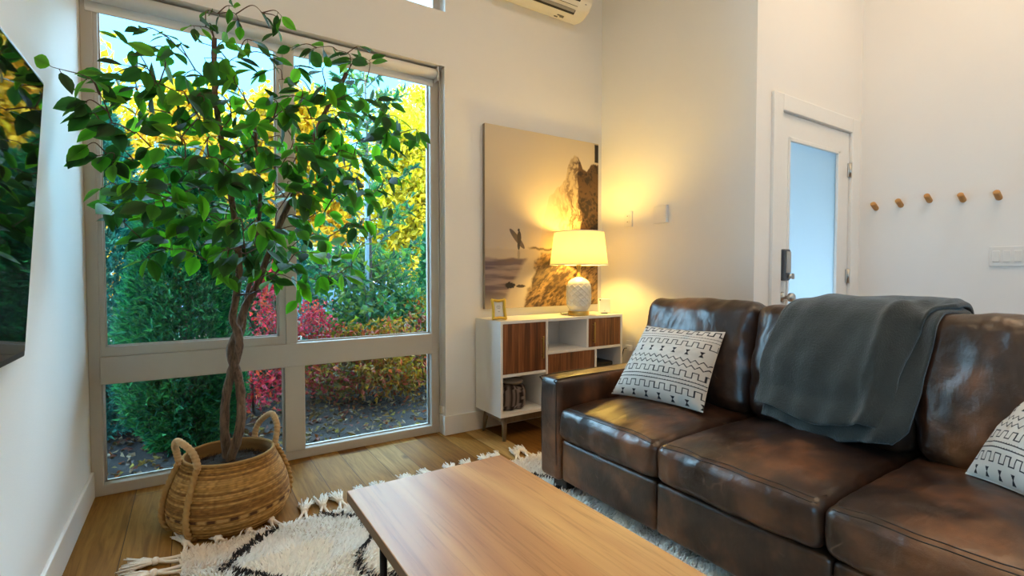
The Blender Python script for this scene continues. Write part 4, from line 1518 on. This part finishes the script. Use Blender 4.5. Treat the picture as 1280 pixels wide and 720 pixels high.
def cards(centers, dirs, L, W, seed, bend=.25):
    """bent pointed leaves: V, F"""
    r = np.random.default_rng(seed)
    n = len(centers)
    d = dirs/np.linalg.norm(dirs, axis=1, keepdims=True)
    q = r.normal(size=(n, 3))
    s = np.cross(d, q)
    s /= np.linalg.norm(s, axis=1, keepdims=True)
    nn = np.cross(s, d)
    L = np.broadcast_to(L, n)[:, None]
    W = np.broadcast_to(W, n)[:, None]
    p0 = centers
    p1 = centers+d*L*.45+s*W*.5+nn*L*.06
    p2 = centers+d*L-nn*L*bend
    p3 = centers+d*L*.45-s*W*.5+nn*L*.06
    V = np.stack([p0, p1, p2, p3], 1).reshape(-1, 3)
    b = np.arange(n)*4
    F = np.concatenate([np.stack([b, b+1, b+2], -1), np.stack([b, b+2, b+3], -1)])
    return V, F
def leafy(name, parent, centers, dirs, L, W, colors, seed, mat=None):
    r = np.random.default_rng(seed+1)
    V, F_ = cards(centers, dirs, L, W, seed)
    ci = r.integers(0, len(colors), len(centers))
    c = np.array(colors)[ci]*r.uniform(.7, 1.3, (len(centers), 1))
    return obj_np(name, V, F_, mat or M_OUTLEAF, parent, col=np.repeat(np.clip(c, 0, 1), 4, 0))
def branch_mesh(name, parent, paths, mat):
    bm = BM()
    for pts, r0, r1 in paths:
        tube(bm, pts, [r0+(r1-r0)*k/(len(pts)-1) for k in range(len(pts))], 7)
    return obj(name, bm, mat, parent)

def conifer(x, y, h, rad, n, label, colors, seed, z0=-.06, taper=1.0):
    r = np.random.default_rng(seed)
    t = thing('evergreen_tree', (x, y, z0), label, 'tree', 'columnar evergreens outside the window')
    branch_mesh('trunk', t, [([(x, y, z0), (x+.02, y, z0+h*.5), (x, y, z0+h*.96)], .05, .01)], M_BARK2)
    u_ = r.random(n)
    z = h*(1-(1-u_)**.75)
    prof_ = np.minimum(1, (z/h+.12)*2.2)**.6*(1-z/h)**(.55*taper)+.05
    a = r.uniform(0, 2*PI, n)
    lump = .78+.36*vnoise(a*2.2+seed, z*3.2, seed)
    rr = rad*prof_*lump*np.sqrt(r.uniform(.35, 1, n))
    c = np.stack([x+rr*np.cos(a), y+rr*np.sin(a), z0+z], -1)
    d = np.stack([np.cos(a), np.sin(a), r.uniform(.1, 1.3, n)], -1)+r.normal(0, .35, (n, 3))
    L = r.uniform(.035, .085, n)
    # each spray: a central blade with two side blades
    C3 = np.concatenate([c, c+d*.012, c+d*.02])
    D3 = np.concatenate([d, d+r.normal(0, .55, (n, 3)), d+r.normal(0, .55, (n, 3))])
    leafy('foliage', t, C3, D3, np.concatenate([L, L*.7, L*.7]), np.concatenate([L*.24, L*.2, L*.2]), colors, seed, M_NEEDLE)
TEAL = [(.022, .17, .15), (.03, .22, .18), (.016, .13, .12), (.07, .28, .19)]
DKG = [(.011, .12, .05), (.017, .16, .055), (.007, .085, .05), (.04, .22, .065)]
conifer(-.56, 4.6, 2.35, .5, 13000, 'pale bluish evergreen column hard against the window\'s wall side', TEAL, 21)
conifer(-.03, 4.02, 1.95, .46, 15000, 'dark green evergreen column directly behind the indoor tree\'s basket', DKG, 22)
conifer(.50, 5.5, 2.0, .42, 8000, 'dark evergreen column behind the braided trunk', DKG, 23)
conifer(1.0, 6.3, 1.75, .45, 5000, 'low bluish evergreen behind the red bushes', TEAL, 24)
conifer(2.85, 6.2, 2.2, .40, 8000, 'dark evergreen column at the window\'s lamp side', DKG, 25)

def broad(name, x, y, h, rad, zc, n, label, cat, group, colors, seed, L=.09, z0=-.06, nb=9, flat=1.0, mat=None, trunk=.05):
    r = np.random.default_rng(seed)
    t = thing(name, (x, y, z0), label, cat, group)
    paths = [([(x, y, z0), (x+.03*h*.2, y, z0+h*.45), (x, y, z0+h*.92)], trunk, trunk*.2)]
    ends = []
    for k in range(nb):
        a = 2*PI*k/nb+r.uniform(-.3, .3)
        zz = z0+h*r.uniform(.25, .6)
        e = Vector((x+rad*.8*math.cos(a), y+rad*.8*math.sin(a), min(z0+h*.95, zz+rad*r.uniform(.3, .9))))
        paths.append(([Vector((x, y, zz)), Vector((x, y, zz)).lerp(e, .5)+Vector((0, 0, -.02*h)), e], trunk*.4, trunk*.08))
    branch_mesh('trunk', t, paths, M_BARK2)
    # clumps
    nc = 42
    ca_ = r.uniform(0, 2*PI, nc)
    cz = r.uniform(-1, 1, nc)
    cr = np.sqrt(1-cz**2)*r.uniform(.35, 1, nc)
    cc = np.stack([x+rad*cr*np.cos(ca_), y+rad*cr*np.sin(ca_), z0+zc+cz*(h-zc)*flat*.95], -1)
    w = r.integers(0, nc, n)
    p = cc[w]+r.normal(0, 1, (n, 3))*np.array([rad*.24, rad*.24, (h-zc)*.2])
    p[:, 2] = np.clip(p[:, 2], z0+.04, z0+h*1.05)
    d = r.normal(0, 1, (n, 3))+np.array([0, 0, -.2])
    leafy('foliage', t, p, d, L*r.uniform(.7, 1.3, n), L*.55*r.uniform(.7, 1.3, n), colors, seed, mat)
    return t
YEL = [(.42, .28, .010), (.38, .24, .008), (.5, .34, .03), (.26, .2, .012), (.44, .2, .006)]
YG = [(.40, .31, .010), (.46, .35, .014), (.26, .24, .012), (.52, .40, .03)]
FAR = [(-3.2, 17, 7.2, 1.8, YEL, 'golden autumn tree across the road seen at the window\'s wall side'), (2.6, 17, 6.3, 1.75, YEL, 'golden autumn tree across the road behind the window mullion'),
       (7.0, 17, 6.6, 1.8, YG, 'bright yellow tree across the road at the window\'s lamp side'), (-4.4, 23.6, 8.6, 2.0, YG, 'tall pale yellow tree in the far row, wall side of the window'),
       (.2, 23.6, 8.0, 2.0, YEL, 'tall golden tree in the far row above the braided trunk'), (4.9, 23.6, 8.4, 2.1, YG, 'tall yellow tree in the far row behind the green sapling'), (10.0, 23.6, 9.6, 2.3, YG, 'tallest yellow tree in the far row near the window\'s lamp side')]
for i, (x, y, h, rd, cols, lb) in enumerate(FAR):
    broad('autumn_tree', x, y, h, rd, h*.46, 15000, lb, 'tree', 'yellow trees across the road', cols, 100+i, L=.27, nb=8, trunk=.12)
# young sapling with long leaf sprays and a stake
sx_, sy_ = 1.62, 5.35
r = np.random.default_rng(55)
sap = thing('young_tree', (sx_, sy_, -.06), 'slender young tree with loose bluish-green leaf sprays outside the window', 'tree')
paths = [([(sx_, sy_, -.06), (sx_+.03, sy_, 1.3), (sx_-.02, sy_, 3.3)], .025, .006)]
cs, ds = [], []
for k in range(46):
    z = .25+2.95*(k/46)**.95
    a = k*2.4+r.uniform(-.3, .3)
    ln_k = (.85 if z < 1.5 else .62 if z < 2.2 else .5)*r.uniform(.7, 1.15)
    s0 = Vector((sx_, sy_, z))
    e = s0+Vector((math.cos(a)*ln_k*.85, math.sin(a)*ln_k*.85, ln_k*.5))
    pts = spline([s0, s0.lerp(e, .5)+Vector((0, 0, -.03)), e], 5)
    paths.append((pts, .006, .0015))
    for j in range(26):
        t_ = r.uniform(.2, 1)*(len(pts)-1)
        q = pts[int(t_)].lerp(pts[min(len(pts)-1, int(t_)+1)], t_-int(t_))
        cs.append(q)
        dd = (e-s0).normalized()+Vector(r.normal(0, .8, 3))
        ds.append(dd)
branch_mesh('trunk', sap, paths, M_BARK2)
leafy('foliage', sap, np.array([tuple(q) for q in cs]), np.array([tuple(q) for q in ds]), r.uniform(.075, .13, len(cs)), r.uniform(.032, .052, len(cs)), [(.018, .075, .045), (.028, .10, .055), (.012, .055, .042), (.07, .11, .025)], 56)
bm = BM()
tube(bm, [(sx_-.035, sy_-.08, -.06), (sx_-.035, sy_-.08, 2.3)], .022, 10)
tag(obj('tree_stake', bm, plain('grey_stake', srgb(130, 150, 165), .6)), 'grey round stake standing beside the slender young tree', 'stake')

# bushes
PINK = [(.30, .010, .045), (.40, .022, .065), (.18, .007, .03), (.38, .05, .035)]
ORG = [(.20, .065, .005), (.15, .075, .006), (.22, .035, .012), (.09, .06, .008), (.2, .10, .01)]
MIX = [(.22, .018, .03), (.2, .05, .012), (.06, .05, .008), (.13, .07, .008)]
GRN = [(.03, .11, .05), (.06, .14, .045), (.11, .15, .03), (.02, .08, .05)]
SH = [(.62, 4.85, 1.2, .2, PINK, 'magenta burning bush behind the window mullion', 1100, .042),
      (.42, 4.55, .60, .36, PINK, 'low pink-leaved bush behind the basket\'s far handle', 800, .045),
      (.93, 4.75, .85, .24, PINK, 'small crimson bush between mullion and green sapling', 900, .045),
      (1.15, 4.55, .66, .38, MIX, 'pink and orange barberry at the lower pane\'s mullion end', 1900, .05),
      (1.48, 4.30, .70, .36, ORG, 'golden yellow barberry in the middle of the lower pane', 1900, .05),
      (1.95, 4.70, .72, .36, MIX, 'coral and olive bush at the lower pane\'s lamp end', 1900, .05),
      (2.15, 5.0, .85, .4, ORG, 'rusty orange bush behind the lower pane\'s lamp end', 1600, .05),
      (1.75, 5.65, 1.35, .62, GRN, 'leafy green shrub around the sapling\'s foot', 4200, .08)]
for i, (x, y, h, rd, cols, lb, n, L) in enumerate(SH):
    broad('garden_bush', x, y, h, rd, h*.58, n, lb, 'bush', 'autumn bushes below the window', cols, 200+i, L=L, nb=12, trunk=.014)
# fallen leaves
n = 5200
r = np.random.default_rng(77)
p = np.stack([r.uniform(-.8, 3.2, n), r.uniform(3.3, 6.5, n), r.uniform(-.055, -.03, n)], -1)
d = np.stack([r.normal(0, 1, n), r.normal(0, 1, n), r.normal(0, .35, n)], -1)
o = leafy('leaf_litter', None, p, d, r.uniform(.03, .065, n), r.uniform(.02, .035, n), [(.05, .025, .012), (.10, .05, .02), (.03, .014, .01), (.14, .09, .05), (.09, .02, .01)], 78)
tag(o, 'fallen leaves strewn over the soil outside the window', 'leaves', kind='stuff')

# parked cars across the bed
def car(x, y, label, paint, L=4.3, H=1.5):
    t = thing('parked_car', (x, y, -.03), label, 'car', 'cars parked on the road')
    z0 = -.03
    body = [(-L/2, .35), (-L/2+.05, .75), (-L/2+.5, .86), (-L/2+1.05, .95), (L/2-1.0, .98), (L/2-.15, .92), (L/2, .7), (L/2, .35), (L/2-.4, .24), (-L/2+.4, .24)]
    bm = BM()
    prism(bm, [(x+a, z0+b) for a, b in body], 1, y-.86, y+.86, .05, 3)
    obj('body', bm, paint, t)
    cab = [(-L/2+1.1, .95), (-L/2+1.75, H-.06), (-L/2+2.0, H), (L/2-1.25, H), (L/2-.55, .96)]
    bm = BM()
    prism(bm, [(x+a, z0+b) for a, b in cab], 1, y-.72, y+.72, .06, 3)
    obj('cabin', bm, paint, t)
    g1 = [(-L/2+1.28, .99), (-L/2+1.82, H-.12), (-.12, H-.12), (-.12, .99)]
    g2 = [(-.02, .99), (-.02, H-.12), (L/2-1.32, H-.12), (L/2-.85, .99)]
    for g in (g1, g2):
        bm = BM()
        prism(bm, [(x+a, z0+b) for a, b in g], 1, y-.735, y-.70)
        obj('side_window', bm, M_SCREEN, t)
    for a in (-L/2+.8, L/2-.8):
        bm = BM()
        t_ = BM()
        lathe(t_, [(.001, 0), (.17, 0), (.2, .02), (.31, .02), (.325, .05), (.325, .19), (.31, .21), (.001, .21)], (0, 0, 0), 28)
        bmesh.ops.transform(t_, matrix=Matrix.Translation((x+a, y-.68, z0+.325)) @ Matrix.Rotation(R(90), 4, 'X'), verts=t_.verts)
        merge(bm, t_)
        obj('wheel', bm, M_BLACKP, t)
car(2.0, 11.2, 'blue-grey car parked on the road, glimpsed beside the mullion', NT('blue_car_paint').set(Base_Color=(.05, .12, .22, 1), Roughness=.2, Coat_Weight=.6), H=1.65)
car(6.6, 11.0, 'silver car parked on the road, glimpsed behind the sapling', NT('silver_car_paint').set(Base_Color=(.35, .42, .48, 1), Roughness=.2, Metallic=.5, Coat_Weight=.6))

# ------------------------------------------------------------------ light
PANEL_W = 11.5
wd = bpy.data.worlds.new('sky')
SC.world = wd
wd.use_nodes = True
nt = wd.node_tree
bgn = nt.nodes['Background']
tc = nt.nodes.new('ShaderNodeTexCoord')
sx3 = nt.nodes.new('ShaderNodeSeparateXYZ')
rp = nt.nodes.new('ShaderNodeValToRGB')
nt.links.new(tc.outputs['Generated'], sx3.inputs[0])
nt.links.new(sx3.outputs['Z'], rp.inputs['Fac'])
e = rp.color_ramp.elements
# low sky clear blue-cyan, brightened out of view overhead to light the room
SKY_S = 10.0
e[0].position, e[0].color = 0.0, (.085, .20, .29, 1)
e[1].position, e[1].color = 1.0, (.26, .42, .60, 1)
q = e.new(.2); q.color = (.065, .19, .31, 1)
q = e.new(.38); q.color = (.075, .20, .34, 1)
q = e.new(.52); q.color = (.22, .40, .60, 1)
nt.links.new(rp.outputs['Color'], bgn.inputs['Color'])
bgn.inputs['Strength'].default_value = SKY_S

sun = bpy.data.lights.new('sun', 'SUN')
sun.energy, sun.color, sun.angle = 15.0, (1, .86, .60), R(.8)
so = bpy.data.objects.new('sun', sun)
COL.objects.link(so)
so.rotation_euler = (R(56), 0, R(24))     # from behind the house, over the roof

glow = bpy.data.lights.new('garden_side_fill', 'SUN')       # added broad fill lamp, cool light through the window beyond the sky's own
glow.energy, glow.color, glow.angle = 38.0, (.56, .86, 1.14), R(150)
so = bpy.data.objects.new('garden_side_fill', glow)
COL.objects.link(so)
so.rotation_euler = (R(-74), 0, R(4))
glow2 = bpy.data.lights.new('rear_side_fill', 'SUN')        # added cool fill lamp, aimed in through the unseen glazed opening
glow2.energy, glow2.color, glow2.angle = 3.0, (.38, .74, 1.15), R(80)
so = bpy.data.objects.new('rear_side_fill', glow2)
COL.objects.link(so)
so.rotation_euler = (R(76), 0, R(-48))
for i, (x, y) in enumerate([(1.0, .75), (3.2, .7), (1.0, -.35), (3.2, -.35)]):  # unseen panels, added for warm light from above
    t = thing('ceiling_fill_light', (x, y, CZ-.05), 'square warm ceiling light panel added as unseen fill, one of four above the room', 'ceiling light', 'added ceiling light panels')
    bm = BM()
    for a, b, c_, d_ in ((-.36, -.33, -.36, .36), (.33, .36, -.36, .36), (-.36, .36, -.36, -.33), (-.36, .36, .33, .36)):
        box(bm, (x+a, y+c_, CZ-.05), (x+b, y+d_, CZ), .003)
    obj('frame', bm, M_TRIM, t)
    obj('diffuser', box(BM(), (x-.33, y-.33, CZ-.03), (x+.33, y+.33, CZ-.02)), M_PANEL, t)
    L_ = bpy.data.lights.new('panel_light', 'AREA')
    L_.shape, L_.size, L_.energy, L_.color = 'SQUARE', .64, PANEL_W*(1.22 if x > 2 else .9), (1, .73, .46)
    lo = bpy.data.objects.new('panel_light', L_)
    COL.objects.link(lo)
    lo.parent = t
    lo.location = (0, 0, .012)
structure('sky_block_slab', box(BM(), (RX+T+.01, DY+T+.02, 2.6), (6.2, 4.6, 2.72)), M_TRIM)  # unseen slab added to keep overhead sky off the frosted door
# sky portals in the window openings (sampling only)
L_ = bpy.data.lights.new('window_portal', 'AREA')
L_.shape, L_.size, L_.size_y = 'RECTANGLE', LZ1, LY1-LY0
L_.cycles.is_portal = True
lo = bpy.data.objects.new('window_portal', L_)
COL.objects.link(lo)
lo.location = (LX-T-.01, (LY0+LY1)/2, LZ1/2)
lo.rotation_euler = (0, R(-90), 0)
for (x, z, w_, h_) in (((LX+OX)/2, OZ/2, OX-LX, OZ), ((CX0+CX1)/2, (CZ0+CZ1)/2, CX1-CX0, CZ1-CZ0)):
    L_ = bpy.data.lights.new('window_portal', 'AREA')
    L_.shape, L_.size, L_.size_y = 'RECTANGLE', w_, h_
    L_.cycles.is_portal = True
    lo = bpy.data.objects.new('window_portal', L_)
    COL.objects.link(lo)
    lo.location = (x, WY+.22, z)
    lo.rotation_euler = (R(-90), 0, 0)

vs = SC.view_settings
vs.view_transform = 'Standard'
vs.look = 'None'
vs.gamma = 1
vs.exposure = 0
vs.use_curve_mapping = False
SC.cycles.use_denoising = True
SC.cycles.max_bounces = 10
SC.cycles.diffuse_bounces = 5
SC.cycles.glossy_bounces = 4
SC.cycles.transparent_max_bounces = 12
SC.cycles.transmission_bounces = 6
SC.cycles.caustics_reflective = False
SC.cycles.caustics_refractive = False
SC.cycles.sample_clamp_indirect = 6
